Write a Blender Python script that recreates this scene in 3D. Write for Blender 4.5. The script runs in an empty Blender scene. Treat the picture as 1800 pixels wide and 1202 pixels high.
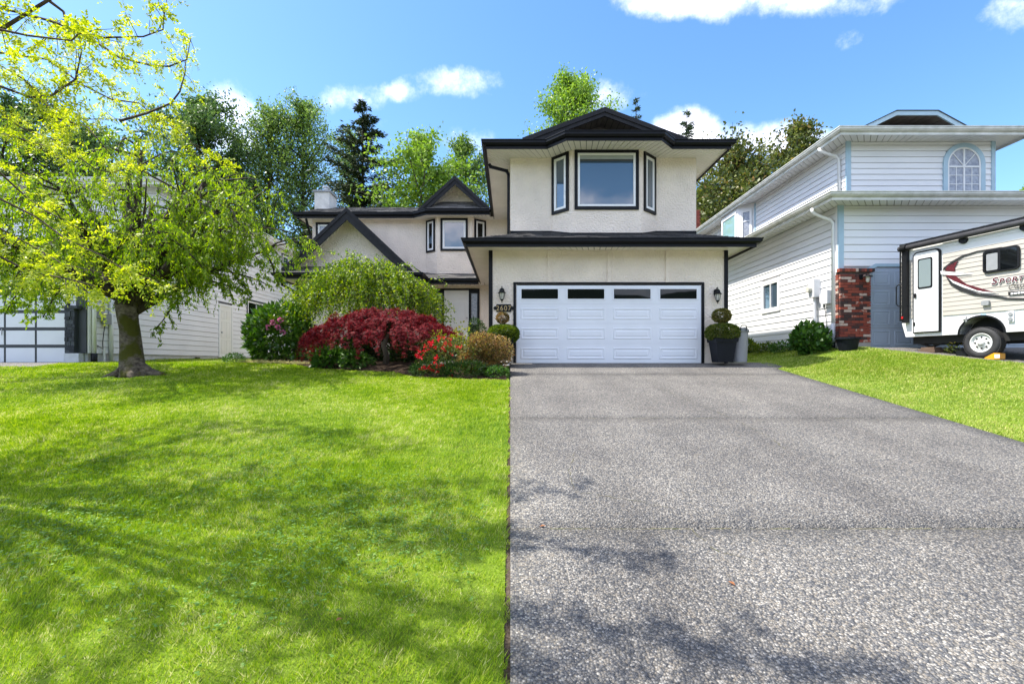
import bpy, math, random
import numpy as np
from mathutils import Vector

random.seed(7)
RNG = np.random.default_rng(11)
scene = bpy.context.scene
COL = scene.collection
R = math.radians

# ------------------------------------------------------------------ camera, sky, sun, exposure
cam_data = bpy.data.cameras.new('camera')
cam_data.sensor_width = 36.0
cam_data.lens = 17.0
cam_data.shift_x = 0.0017
cam_data.shift_y = 0.0206
cam_data.clip_start = 0.05
cam_data.clip_end = 6000
cam = bpy.data.objects.new('camera', cam_data)
COL.objects.link(cam)
cam.location = (0, 0, 0)            # eye level is z = 0; the garage floor lies just below it
cam.rotation_euler = (R(90), 0, 0)
scene.camera = cam

SUN_TO = Vector((-0.58, 0.03, 1.0)).normalized()      # direction towards the sun
SUN_EL = math.asin(SUN_TO.z)
SUN_AZ = math.atan2(SUN_TO.x, SUN_TO.y)               # clockwise from +Y

world = bpy.data.worlds.new('World')
scene.world = world
world.use_nodes = True
wn, wl = world.node_tree.nodes, world.node_tree.links
wn.clear()
w_out = wn.new('ShaderNodeOutputWorld')
w_bg = wn.new('ShaderNodeBackground')
w_bg.inputs['Strength'].default_value = 0.15
sky = wn.new('ShaderNodeTexSky')
sky.sky_type = 'NISHITA'
sky.sun_disc = False
sky.sun_elevation = SUN_EL
sky.sun_rotation = SUN_AZ
sky.altitude = 100
sky.air_density = 1.0
sky.dust_density = 0.6
sky.ozone_density = 1.6
wl.new(w_bg.outputs[0], w_out.inputs[0])

sun_data = bpy.data.lights.new('sun', 'SUN')
sun_data.energy = 2.5
sun_data.angle = R(0.6)
sun_data.color = (1.0, 0.95, 0.86)
sun = bpy.data.objects.new('sun', sun_data)
COL.objects.link(sun)
sun.rotation_euler = (-SUN_TO).to_track_quat('-Z', 'Y').to_euler()
sun.location = (-20, 5, 30)

scene.view_settings.view_transform = 'Standard'
scene.view_settings.look = 'None'
scene.view_settings.gamma = 1.0
scene.view_settings.exposure = 1.86
scene.render.engine = 'CYCLES'
scene.cycles.max_bounces = 6
scene.cycles.diffuse_bounces = 3
scene.cycles.glossy_bounces = 3
scene.cycles.transmission_bounces = 4
scene.cycles.transparent_max_bounces = 12
scene.cycles.use_denoising = True

# clouds: puffs of cumulus ahead, a fuller cover added over the rest of the sky
def world_clouds():
    geo = wn.new('ShaderNodeTexCoord')
    def vm(op, a, b=None):
        n = wn.new('ShaderNodeVectorMath'); n.operation = op
        for i, s in enumerate((a, b)):
            if s is None: continue
            if hasattr(s, 'is_linked'): wl.new(s, n.inputs[i])
            else: n.inputs[i].default_value = s
        return n
    def mt(op, a, b=None, c=None, clamp=False):
        n = wn.new('ShaderNodeMath'); n.operation = op; n.use_clamp = clamp
        for i, s in enumerate((a, b, c)):
            if s is None: continue
            if hasattr(s, 'is_linked'): wl.new(s, n.inputs[i])
            else: n.inputs[i].default_value = s
        return n.outputs[0]
    d = vm('NORMALIZE', geo.outputs['Generated']).outputs[0]
    sep = wn.new('ShaderNodeSeparateXYZ'); wl.new(d, sep.inputs[0])
    # billow noise that eats into the puffs
    nz = wn.new('ShaderNodeTexNoise'); nz.inputs['Scale'].default_value = 10.0
    nz.inputs['Detail'].default_value = 7.0; nz.inputs['Roughness'].default_value = 0.66
    wl.new(d, nz.inputs['Vector'])
    ys = mt('MAXIMUM', sep.outputs[1], 0.02)
    cb = wn.new('ShaderNodeCombineXYZ')
    wl.new(mt('DIVIDE', sep.outputs[0], ys), cb.inputs[0]); wl.new(mt('DIVIDE', sep.outputs[2], ys), cb.inputs[1])
    cb.inputs[2].default_value = 1.0
    total = None
    # direction to each puff's middle (right, up per unit ahead), half width, half height, density
    puffs = [(-.22,.562,.06,.030,.66), (-.125,.580,.085,.034,.82), (-.33,.545,.10,.040,.62), (-.12,.455,.12,.034,.62), (-.575,.500,.055,.075,1.1),
             (.20,.555,.10,.036,.80), (.05,.415,.06,.024,.9), (.375,.445,.075,.055,1.25), (.52,.462,.13,.036,.95),
             (.40,.765,.15,.042,1.1), (.60,.765,.16,.045,1.0), (1.04,.735,.08,.05,.8), (.95,.30,.12,.03,.6), (-1.0,.37,.15,.08,1.0), (.03,.48,.04,.03,.55), (.70,.665,.04,.035,.5), (-.26,.49,.05,.022,.6)]
    for (x, z, rx, rz, k) in puffs:
        q = wn.new('ShaderNodeVectorMath'); q.operation = 'MULTIPLY_ADD'
        wl.new(cb.outputs[0], q.inputs[0]); q.inputs[1].default_value = (0.58/rx, 0.58/rz, 0); q.inputs[2].default_value = (-0.58*x/rx, -0.58*z/rz, 0)
        dt = wn.new('ShaderNodeVectorMath'); dt.operation = 'DOT_PRODUCT'
        wl.new(q.outputs[0], dt.inputs[0]); wl.new(q.outputs[0], dt.inputs[1])
        g = mt('SUBTRACT', k, dt.outputs['Value'])
        total = mt('MAXIMUM', g, 0.0 if total is None else total)
    front = mt('MULTIPLY', mt('SUBTRACT', sep.outputs[1], 0.25), 6.0, clamp=True)
    # heavier cloud cover outside the view, added for neutral fill light
    n2 = wn.new('ShaderNodeTexNoise'); n2.inputs['Scale'].default_value = 3.2
    n2.inputs['Detail'].default_value = 3.0
    mp = wn.new('ShaderNodeMapping'); mp.inputs['Scale'].default_value = (1, 1, 2.2); mp.inputs['Location'].default_value = (1.3, 4.7, 2.4)
    wl.new(d, mp.inputs[0]); wl.new(mp.outputs[0], n2.inputs['Vector'])
    field = mt('MULTIPLY', mt('SUBTRACT', n2.outputs[0], 0.30), 4.5, clamp=True)
    mixm = wn.new('ShaderNodeMix'); mixm.data_type = 'FLOAT'
    wl.new(front, mixm.inputs[0]); wl.new(field, mixm.inputs[2]); wl.new(total, mixm.inputs[3])
    base = mixm.outputs[0]
    dens = mt('SUBTRACT', mt('MULTIPLY', base, 1.45), mt('MULTIPLY', mt('SUBTRACT', nz.outputs[0], 0.27), 2.7))
    ramp = wn.new('ShaderNodeMapRange'); ramp.interpolation_type = 'SMOOTHSTEP'
    ramp.inputs['From Min'].default_value = 0.0; ramp.inputs['From Max'].default_value = 1.5
    wl.new(dens, ramp.inputs['Value'])
    up = mt('MULTIPLY', sep.outputs[2], 12.0, clamp=True)
    fac = mt('MULTIPLY', mt('MULTIPLY', ramp.outputs[0], up), 0.88)
    hs = wn.new('ShaderNodeHueSaturation')
    hs.inputs['Saturation'].default_value = SKY_SAT; hs.inputs['Value'].default_value = SKY_VAL
    hs.inputs['Hue'].default_value = SKY_HUE
    wl.new(sky.outputs[0], hs.inputs['Color'])
    mix = wn.new('ShaderNodeMix'); mix.data_type = 'RGBA'
    wl.new(fac, mix.inputs[0]); wl.new(hs.outputs[0], mix.inputs[6])
    mix.inputs[7].default_value = CLOUD_COL
    wl.new(mix.outputs[2], w_bg.inputs['Color'])
SKY_SAT, SKY_VAL, SKY_HUE = 1.22, 0.60, 0.5
CLOUD_COL = (5.4, 5.25, 5.75, 1)
world_clouds()

# ------------------------------------------------------------------ helpers
WORLD_AT = {}          # object -> its world origin

def put(o, parent, origin):
    COL.objects.link(o)
    origin = Vector(origin)
    WORLD_AT[o] = origin
    if parent is not None:
        o.parent = parent
        o.location = origin - WORLD_AT[parent]
    else:
        o.location = origin
    return o

def tag(o, label=None, category=None, group=None, kind=None):
    if label: o['label'] = label
    if category: o['category'] = category
    if group: o['group'] = group
    if kind: o['kind'] = kind
    return o

def thing(name, at, label, category, group=None):
    o = bpy.data.objects.new(name, None)
    o.empty_display_size = 0.2
    put(o, None, at)
    return tag(o, label, category, group)

def V(*a): return Vector(a)

class Frame:
    """A wall plane: origin, horizontal axis u, up z, outward normal n."""
    def __init__(self, o, u, n=None):
        self.o = Vector(o); self.u = Vector(u).normalized(); self.w = Vector((0, 0, 1))
        self.n = Vector(n).normalized() if n is not None else self.u.cross(self.w).normalized()
    def p(self, a, b, c=0.0): return self.o + self.u * a + self.w * b + self.n * c

class MB:
    """Collects shapes in world coordinates, builds ONE mesh object."""
    def __init__(self): self.v = []; self.f = []
    def hexa(self, p):
        i = len(self.v); self.v += [tuple(q) for q in p]
        self.f += [(i, i+3, i+2, i+1), (i+4, i+5, i+6, i+7), (i, i+1, i+5, i+4), (i+1, i+2, i+6, i+5), (i+2, i+3, i+7, i+6), (i+3, i, i+4, i+7)]
        return self
    def box(self, x0, x1, y0, y1, z0, z1):
        return self.hexa([(x0,y0,z0),(x1,y0,z0),(x1,y1,z0),(x0,y1,z0),(x0,y0,z1),(x1,y0,z1),(x1,y1,z1),(x0,y1,z1)])
    def fbox(self, F, a0, a1, b0, b1, c0, c1):
        q = F.p
        return self.hexa([q(a0,b0,c1),q(a1,b0,c1),q(a1,b0,c0),q(a0,b0,c0),q(a0,b1,c1),q(a1,b1,c1),q(a1,b1,c0),q(a0,b1,c0)])
    def fring(self, F, a0, a1, b0, b1, w, c0, c1):
        self.fbox(F, a0, a1, b1-w, b1, c0, c1); self.fbox(F, a0, a1, b0, b0+w, c0, c1)
        self.fbox(F, a0, a0+w, b0+w, b1-w, c0, c1); self.fbox(F, a1-w, a1, b0+w, b1-w, c0, c1)
        return self
    def poly(self, pts):
        i = len(self.v); self.v += [tuple(q) for q in pts]; self.f.append(tuple(range(i, i+len(pts)))); return self
    def prism(self, pts, ext):
        n = len(pts); i = len(self.v); e = Vector(ext)
        self.v += [tuple(q) for q in pts] + [tuple(Vector(q)+e) for q in pts]
        self.f.append(tuple(range(i+n-1, i-1, -1))); self.f.append(tuple(range(i+n, i+2*n)))
        for k in range(n):
            j = (k+1) % n
            self.f.append((i+k, i+j, i+n+j, i+n+k))
        return self
    def slab(self, pts, t):
        """closed plate: polygon pts (top), thickness t downwards along its normal"""
        p = [Vector(q) for q in pts]
        n = (p[1]-p[0]).cross(p[2]-p[0]).normalized()
        if n.z < 0: p.reverse(); n = -n
        return self.prism([q - n*t for q in p], n*t)
    def beam(self, a, b, w, h, up=(0,0,1)):
        a, b = Vector(a), Vector(b); t = (b-a).normalized()
        s = t.cross(Vector(up))
        if s.length < 1e-5: s = t.cross(Vector((1,0,0)))
        s.normalize(); u = s.cross(t).normalized(); s = s*(w/2); u = u*(h/2)
        return self.hexa([a-s-u, a+s-u, b+s-u, b-s-u, a-s+u, a+s+u, b+s+u, b-s+u])
    def tube(self, pts, rad, n=8, cap=True):
        pts = [Vector(p) for p in pts]
        if not hasattr(rad, '__len__'): rad = [rad]*len(pts)
        i0 = len(self.v); prev = None
        for k, p in enumerate(pts):
            t = (pts[min(k+1, len(pts)-1)] - pts[max(k-1, 0)])
            if t.length < 1e-9: t = Vector((0,0,1))
            t.normalize()
            if prev is None:
                s = t.cross(Vector((0,0,1)))
                if s.length < 1e-3: s = t.cross(Vector((1,0,0)))
            else:
                s = prev - t*prev.dot(t)
                if s.length < 1e-6: s = t.cross(Vector((0,0,1)))
            s.normalize(); prev = s; u = t.cross(s)
            for j in range(n):
                a = 2*math.pi*j/n
                self.v.append(tuple(p + (s*math.cos(a) + u*math.sin(a))*rad[k]))
        for k in range(len(pts)-1):
            for j in range(n):
                a = i0+k*n+j; b = i0+k*n+(j+1) % n
                self.f.append((a, b, b+n, a+n))
        if cap:
            self.f.append(tuple(range(i0+n-1, i0-1, -1)))
            e = i0+(len(pts)-1)*n
            self.f.append(tuple(range(e, e+n)))
        return self
    def lathe(self, c, prof, n=20, sx=1.0, sy=1.0):
        """prof: list of (radius, z) from bottom to top, axis vertical at c"""
        i0 = len(self.v)
        for r, z in prof:
            for j in range(n):
                a = 2*math.pi*j/n
                self.v.append((c[0]+r*sx*math.cos(a), c[1]+r*sy*math.sin(a), c[2]+z))
        for k in range(len(prof)-1):
            for j in range(n):
                a = i0+k*n+j; b = i0+k*n+(j+1) % n
                self.f.append((a, b, b+n, a+n))
        self.f.append(tuple(range(i0+n-1, i0-1, -1)))
        e = i0+(len(prof)-1)*n
        self.f.append(tuple(range(e, e+n)))
        return self
    def sweep(self, path, prof):
        """closed profile (outward offset, z) along a plan polyline; outward is to the right of travel"""
        path = [Vector((p[0], p[1])) for p in path]; m = len(prof); i0 = len(self.v); N = len(path)
        for k in range(N):
            ts = []
            if k > 0: ts.append((path[k]-path[k-1]).normalized())
            if k < N-1: ts.append((path[k+1]-path[k]).normalized())
            ns = [Vector((t.y, -t.x)) for t in ts]
            if len(ns) == 2:
                b = (ns[0]+ns[1]); b = b / max(0.2, (1+ns[0].dot(ns[1])))
            else: b = ns[0]
            for (o, z) in prof:
                self.v.append((path[k].x+b.x*o, path[k].y+b.y*o, z))
        for k in range(N-1):
            for j in range(m):
                a = i0+k*m+j; b = i0+k*m+(j+1) % m
                self.f.append((a, b, b+m, a+m))
        self.f.append(tuple(range(i0, i0+m))); self.f.append(tuple(range(i0+(N-1)*m+m-1, i0+(N-1)*m-1, -1)))
        return self
    def build(self, name, mat, parent=None, smooth=False, at=None, **tags):
        vs = np.array(self.v, dtype=float)
        if at is None:
            lo, hi = vs.min(0), vs.max(0)
            at = ((lo[0]+hi[0])/2, (lo[1]+hi[1])/2, lo[2])
        vs = vs - np.array(tuple(at))
        me = bpy.data.meshes.new(name)
        me.from_pydata(vs.tolist(), [], self.f)
        if smooth: me.polygons.foreach_set('use_smooth', [True]*len(me.polygons))
        me.materials.append(mat)
        o = bpy.data.objects.new(name, me)
        put(o, parent, at)
        return tag(o, **tags)

def np_object(name, verts, faces, mat, parent=None, at=(0,0,0), smooth=False, **tags):
    """big meshes from arrays; faces is (N,k)"""
    verts = np.asarray(verts, dtype=np.float32) - np.array(tuple(at), dtype=np.float32)
    faces = np.asarray(faces, dtype=np.int32)
    me = bpy.data.meshes.new(name)
    k = faces.shape[1]
    me.vertices.add(len(verts)); me.vertices.foreach_set('co', verts.ravel())
    me.loops.add(faces.size); me.loops.foreach_set('vertex_index', faces.ravel())
    me.polygons.add(len(faces))
    me.polygons.foreach_set('loop_start', np.arange(0, faces.size, k, dtype=np.int32))
    me.polygons.foreach_set('loop_total', np.full(len(faces), k, dtype=np.int32))
    if smooth: me.polygons.foreach_set('use_smooth', np.ones(len(faces), dtype=bool))
    me.update(calc_edges=True)
    me.materials.append(mat)
    o = bpy.data.objects.new(name, me)
    put(o, parent, at)
    return tag(o, **tags)

# ------------------------------------------------------------------ materials
def new_mat(name):
    m = bpy.data.materials.new(name); m.use_nodes = True
    nt = m.node_tree; nt.nodes.clear()
    out = nt.nodes.new('ShaderNodeOutputMaterial'); b = nt.nodes.new('ShaderNodeBsdfPrincipled')
    nt.links.new(b.outputs[0], out.inputs[0])
    return m, nt, b, out

def c4(c): return (c[0], c[1], c[2], 1.0)

def surface(name, col, rough=0.6, var=0.08, vscale=3.0, bump=0.0, bscale=40.0, bdist=0.01, metallic=0.0, spec=0.5, col2=None, detail=5.0):
    """painted or rendered surface: noise tints the colour and roughens the face"""
    m, nt, b, out = new_mat(name)
    geo = nt.nodes.new('ShaderNodeNewGeometry')
    n = nt.nodes.new('ShaderNodeTexNoise'); n.inputs['Scale'].default_value = vscale; n.inputs['Detail'].default_value = detail
    nt.links.new(geo.outputs['Position'], n.inputs['Vector'])
    r = nt.nodes.new('ShaderNodeValToRGB')
    c2 = col2 if col2 else tuple(x*(1-var) for x in col)
    c1 = tuple(min(1, x*(1+var*0.5)) for x in col)
    r.color_ramp.elements[0].position = 0.3; r.color_ramp.elements[0].color = c4(c2)
    r.color_ramp.elements[1].position = 0.7; r.color_ramp.elements[1].color = c4(c1)
    nt.links.new(n.outputs[0], r.inputs[0]); nt.links.new(r.outputs[0], b.inputs['Base Color'])
    b.inputs['Roughness'].default_value = rough; b.inputs['Metallic'].default_value = metallic
    b.inputs['Specular IOR Level'].default_value = spec
    if bump > 0:
        n2 = nt.nodes.new('ShaderNodeTexNoise'); n2.inputs['Scale'].default_value = bscale; n2.inputs['Detail'].default_value = 4
        nt.links.new(geo.outputs['Position'], n2.inputs['Vector'])
        bp = nt.nodes.new('ShaderNodeBump'); bp.inputs['Strength'].default_value = bump; bp.inputs['Distance'].default_value = bdist
        nt.links.new(n2.outputs[0], bp.inputs['Height']); nt.links.new(bp.outputs[0], b.inputs['Normal'])
    return m

def leaf_mat(name, cols, transl=0.35, rough=0.45, spec=0.35, patch=None, patch_scale=1.5, patch2=None, patch2_scale=9.0):
    """every leaf (mesh island) takes its own tint from the ramp; thin leaves let light through"""
    m, nt, b, out = new_mat(name)
    geo = nt.nodes.new('ShaderNodeNewGeometry')
    r = nt.nodes.new('ShaderNodeValToRGB')
    els = r.color_ramp.elements
    for i, (p, c) in enumerate(cols):
        e = els[i] if i < 2 else els.new(p)
        e.position = p; e.color = c4(c)
    fac = geo.outputs['Random Per Island']
    if patch:
        n = nt.nodes.new('ShaderNodeTexNoise'); n.inputs['Scale'].default_value = patch_scale; n.inputs['Detail'].default_value = 3
        nt.links.new(geo.outputs['Position'], n.inputs['Vector'])
        mx = nt.nodes.new('ShaderNodeMath'); mx.operation = 'MULTIPLY_ADD'; mx.inputs[1].default_value = patch; mx.inputs[2].default_value = -patch/2
        nt.links.new(n.outputs[0], mx.inputs[0])
        ad = nt.nodes.new('ShaderNodeMath'); ad.operation = 'ADD'; ad.use_clamp = True
        nt.links.new(mx.outputs[0], ad.inputs[0]); nt.links.new(fac, ad.inputs[1]); fac = ad.outputs[0]
    if patch2:
        n3 = nt.nodes.new('ShaderNodeTexNoise'); n3.inputs['Scale'].default_value = patch2_scale; n3.inputs['Detail'].default_value = 2
        nt.links.new(geo.outputs['Position'], n3.inputs['Vector'])
        m3 = nt.nodes.new('ShaderNodeMath'); m3.operation = 'MULTIPLY_ADD'; m3.inputs[1].default_value = patch2; m3.inputs[2].default_value = -patch2/2
        nt.links.new(n3.outputs[0], m3.inputs[0])
        a3 = nt.nodes.new('ShaderNodeMath'); a3.operation = 'ADD'; a3.use_clamp = True
        nt.links.new(m3.outputs[0], a3.inputs[0]); nt.links.new(fac, a3.inputs[1]); fac = a3.outputs[0]
    nt.links.new(fac, r.inputs[0]); nt.links.new(r.outputs[0], b.inputs['Base Color'])
    b.inputs['Roughness'].default_value = rough; b.inputs['Specular IOR Level'].default_value = spec
    tr = nt.nodes.new('ShaderNodeBsdfTranslucent')
    hs = nt.nodes.new('ShaderNodeHueSaturation'); hs.inputs['Saturation'].default_value = 1.1; hs.inputs['Value'].default_value = 1.3
    nt.links.new(r.outputs[0], hs.inputs['Color']); nt.links.new(hs.outputs[0], tr.inputs['Color'])
    mix = nt.nodes.new('ShaderNodeMixShader'); mix.inputs[0].default_value = transl
    nt.links.new(b.outputs[0], mix.inputs[1]); nt.links.new(tr.outputs[0], mix.inputs[2])
    nt.links.new(mix.outputs[0], out.inputs[0])
    return m

def glass_mat(name, base, ior=2.2, rough=0.02):
    m, nt, b, out = new_mat(name)
    b.inputs['Base Color'].default_value = c4(base); b.inputs['Roughness'].default_value = rough; b.inputs['IOR'].default_value = ior
    geo = nt.nodes.new('ShaderNodeNewGeometry')
    n = nt.nodes.new('ShaderNodeTexNoise'); n.inputs['Scale'].default_value = 1.3
    nt.links.new(geo.outputs['Position'], n.inputs['Vector'])
    bp = nt.nodes.new('ShaderNodeBump'); bp.inputs['Strength'].default_value = 0.04; bp.inputs['Distance'].default_value = 0.02
    nt.links.new(n.outputs[0], bp.inputs['Height']); nt.links.new(bp.outputs[0], b.inputs['Normal'])
    return m

def island_mat(name, cols, rough=0.8, bump=0.3, bscale=60.0, bdist=0.005, noise=0.3, nscale=8.0):
    """pieces (bricks, shingles) each tinted by a random of their own"""
    m, nt, b, out = new_mat(name)
    geo = nt.nodes.new('ShaderNodeNewGeometry'); oi = nt.nodes.new('ShaderNodeObjectInfo')
    ad = nt.nodes.new('ShaderNodeMath'); ad.operation = 'ADD'
    nt.links.new(geo.outputs['Random Per Island'], ad.inputs[0]); nt.links.new(oi.outputs['Random'], ad.inputs[1])
    fr = nt.nodes.new('ShaderNodeMath'); fr.operation = 'FRACT'; nt.links.new(ad.outputs[0], fr.inputs[0])
    n = nt.nodes.new('ShaderNodeTexNoise'); n.inputs['Scale'].default_value = nscale; n.inputs['Detail'].default_value = 6
    nt.links.new(geo.outputs['Position'], n.inputs['Vector'])
    ma = nt.nodes.new('ShaderNodeMath'); ma.operation = 'MULTIPLY_ADD'; ma.inputs[1].default_value = noise; ma.inputs[2].default_value = -noise/2
    nt.links.new(n.outputs[0], ma.inputs[0])
    a2 = nt.nodes.new('ShaderNodeMath'); a2.operation = 'ADD'; a2.use_clamp = True
    nt.links.new(fr.outputs[0], a2.inputs[0]); nt.links.new(ma.outputs[0], a2.inputs[1])
    r = nt.nodes.new('ShaderNodeValToRGB'); els = r.color_ramp.elements
    for i, (p, c) in enumerate(cols):
        e = els[i] if i < 2 else els.new(p)
        e.position = p; e.color = c4(c)
    nt.links.new(a2.outputs[0], r.inputs[0]); nt.links.new(r.outputs[0], b.inputs['Base Color'])
    b.inputs['Roughness'].default_value = rough
    n2 = nt.nodes.new('ShaderNodeTexNoise'); n2.inputs['Scale'].default_value = bscale; n2.inputs['Detail'].default_value = 4
    nt.links.new(geo.outputs['Position'], n2.inputs['Vector'])
    bp = nt.nodes.new('ShaderNodeBump'); bp.inputs['Strength'].default_value = bump; bp.inputs['Distance'].default_value = bdist
    nt.links.new(n2.outputs[0], bp.inputs['Height']); nt.links.new(bp.outputs[0], b.inputs['Normal'])
    return m

M = {}
M['stucco'] = surface('cream_stucco', (0.89, 0.775, 0.655), 0.95, 0.10, 1.6, 1.0, 20.0, 0.05)
M['black'] = surface('black_paint', (0.0055, 0.006, 0.008), 0.45, 0.3, 5.0, 0.1, 30, spec=0.22)
M['blackrake'] = surface('weathered_black_paint', (0.012, 0.012, 0.014), 0.6, spec=0.2, var=0.5, vscale=6.0, bump=0.3, bscale=50, bdist=0.004, col2=(0.026, 0.026, 0.028)) #, 0.5, 6.0, 0.3, 50, 0.004, col2=(0.045, 0.045, 0.048))
M['soffit'] = surface('soffit_vinyl', (0.86, 0.81, 0.72), 0.5, 0.08, 2.0)
M['white'] = surface('white_vinyl', (0.80, 0.80, 0.79), 0.4, 0.05, 3.0)
M['doorwhite'] = surface('garage_door_enamel', (0.78, 0.80, 0.84), 0.35, 0.05, 1.5)
M['entrywhite'] = surface('entry_door_paint', (0.76, 0.75, 0.70), 0.4, 0.05, 2.0)
M['shingle'] = island_mat('dark_shingle', [(0.0, (0.035, 0.035, 0.038)), (0.5, (0.06, 0.058, 0.058)), (1.0, (0.10, 0.095, 0.09))], 0.92, 0.6, 90, 0.006)
M['shinglegrey'] = island_mat('weathered_shingle', [(0.0, (0.07, 0.068, 0.066)), (0.5, (0.12, 0.115, 0.11)), (1.0, (0.19, 0.18, 0.17))], 0.92, 0.6, 90, 0.006)
M['deck'] = surface('roof_felt', (0.04, 0.04, 0.042), 0.9, 0.2, 4)
M['glass'] = glass_mat('window_glass', (0.055, 0.085, 0.12), 2.2)
M['darkglass'] = glass_mat('dark_glass', (0.004, 0.005, 0.006), 1.45)
M['teal'] = glass_mat('curtained_glass', (0.24, 0.38, 0.36), 1.7)
M['lacegl'] = surface('lace_curtain_glass', (0.36, 0.38, 0.43), 0.15, 0.35, 14.0, col2=(0.20, 0.22, 0.27))
M['blind'] = surface('window_blind', (0.33, 0.36, 0.34), 0.7, 0.1, 5)
M['blinddark'] = surface('dark_blind_box', (0.05, 0.055, 0.055), 0.7, 0.1, 5)
M['vinyl'] = surface('white_siding', (0.80, 0.80, 0.80), 0.45, 0.05, 1.0, 0.15, 25, 0.003)
M['vinylgrey'] = surface('pale_grey_siding', (0.78, 0.78, 0.80), 0.45, 0.06, 1.0, 0.15, 25, 0.003)
M['gapdark'] = surface('dark_lap_backing', (0.10, 0.10, 0.11), 0.8, 0.1, 3)
M['groove'] = surface('soffit_groove', (0.30, 0.28, 0.25), 0.8, 0.1, 3)
M['gap'] = surface('siding_lap_backing', (0.45, 0.45, 0.46), 0.8, 0.1, 3)
M['trimblue'] = surface('pale_blue_trim', (0.38, 0.53, 0.62), 0.5, 0.08, 3)
M['gutter'] = surface('weathered_white_gutter', (0.72, 0.72, 0.69), 0.45, 0.12, 4, col2=(0.52, 0.53, 0.48))
M['greydoor'] = surface('grey_garage_door', (0.36, 0.43, 0.52), 0.45, 0.06, 2)
M['concrete'] = surface('foundation_concrete', (0.38, 0.36, 0.33), 0.9, 0.2, 5, 0.4, 40, 0.006)
M['paleconcrete'] = surface('painted_concrete', (0.62, 0.64, 0.66), 0.85, 0.12, 6, 0.4, 30, 0.006)
M['brick'] = island_mat('mixed_brick', [(0.0, (0.045, 0.03, 0.028)), (0.25, (0.09, 0.035, 0.028)), (0.45, (0.22, 0.045, 0.028)), (0.86, (0.30, 0.07, 0.04)), (0.92, (0.50, 0.38, 0.31))], 0.9, 0.6, 70, 0.006, 0.35, 14)
M['brickred'] = island_mat('red_brick', [(0.0, (0.24, 0.05, 0.03)), (1.0, (0.36, 0.10, 0.06))], 0.9, 0.5, 70, 0.006)
M['mortar'] = surface('brick_mortar', (0.10, 0.075, 0.065), 0.95, 0.2, 20, 0.4, 80)
M['gate'] = surface('charcoal_paint', (0.035, 0.042, 0.05), 0.55, 0.2, 4)
M['stonedark'] = island_mat('charcoal_stone', [(0.0, (0.02, 0.025, 0.032)), (1.0, (0.07, 0.08, 0.095))], 0.8, 0.8, 35, 0.02)
M['gold'] = surface('aged_gold', (0.42, 0.30, 0.14), 0.45, 0.15, 20, metallic=0.5)
M['lampglass'] = surface('frosted_lamp_glass', (0.62, 0.60, 0.52), 0.15, 0.15, 20)
M['iron'] = surface('black_cast_iron', (0.006, 0.007, 0.008), 0.5, 0.3, 20, 0.2, 80, 0.003, spec=0.25)
M['awning'] = surface('awning_fabric', (0.05, 0.05, 0.055), 0.6, 0.2, 8, spec=0.3)
M['potblack'] = surface('black_planter', (0.008, 0.010, 0.015), 0.55, 0.2, 6, 0.1, 50, spec=0.2)
M['binbody'] = surface('grey_bin_plastic', (0.25, 0.255, 0.265), 0.55, 0.08, 5)
M['binlid'] = surface('dark_grey_bin_lid', (0.17, 0.18, 0.18), 0.5, 0.1, 5)
M['rv'] = surface('trailer_white', (0.80, 0.80, 0.80), 0.3, 0.03, 2)
M['rvtan'] = surface('trailer_beige', (0.48, 0.445, 0.395), 0.35, 0.05, 2)
M['rvblack'] = surface('trailer_black_trim', (0.009, 0.010, 0.012), 0.45, 0.3, 8, spec=0.25)
M['rvglass'] = glass_mat('trailer_frosted_glass', (0.22, 0.27, 0.28), 1.6, 0.15)
M['maroon'] = surface('maroon_decal', (0.12, 0.016, 0.022), 0.3, 0.4, 20, col2=(0.05, 0.01, 0.014))
M['decalwhite'] = surface('white_decal', (0.85, 0.85, 0.85), 0.3, 0.03, 5)
M['decalblack'] = surface('black_decal', (0.03, 0.03, 0.03), 0.35, 0.3, 20)
M['tyre'] = surface('tyre_rubber', (0.028, 0.028, 0.03), 0.75, 0.2, 20, 0.3, 60, 0.004)
M['rim'] = surface('white_steel_rim', (0.66, 0.66, 0.64), 0.35, 0.1, 10)
M['under'] = surface('chassis_black', (0.01, 0.01, 0.01), 0.8, 0.3, 5)
M['yellow'] = surface('yellow_chock', (0.75, 0.33, 0.01), 0.45, 0.1, 8)
M['steel'] = surface('galvanised_steel', (0.42, 0.43, 0.44), 0.35, 0.15, 10, metallic=0.6)
M['meter'] = surface('meter_grey', (0.62, 0.63, 0.65), 0.45, 0.06, 8)
M['boxgrey'] = surface('utility_box_grey', (0.28, 0.29, 0.30), 0.6, 0.1, 8)
M['boxbrown'] = surface('utility_box_brown', (0.33, 0.25, 0.17), 0.6, 0.1, 8)
M['wood'] = surface('weathered_wood', (0.14, 0.09, 0.06), 0.85, 0.3, 8, 0.4, 40)
M['red'] = surface('red_lens', (0.5, 0.02, 0.02), 0.25, 0.1, 8)
M['chimney'] = surface('chimney_stucco', (0.66, 0.64, 0.60), 0.9, 0.2, 4, 0.8, 25, 0.015)
M['terracotta'] = surface('terracotta', (0.55, 0.30, 0.20), 0.8, 0.15, 8)
M['moss'] = surface('joint_moss', (0.13, 0.105, 0.07), 0.95, 0.4, 9, 0.5, 60, col2=(0.10, 0.11, 0.02))
M['gabledark'] = surface('dark_gable_board', (0.15, 0.135, 0.12), 0.8, 0.25, 5)  # dark brown-grey tone for gable wall and underside boards

# ------------------------------------------------------------------ terrain
def ss(a, b, x):
    t = np.clip((np.asarray(x, dtype=float)-a)/(b-a), 0, 1); return t*t*(3-2*t)

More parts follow.
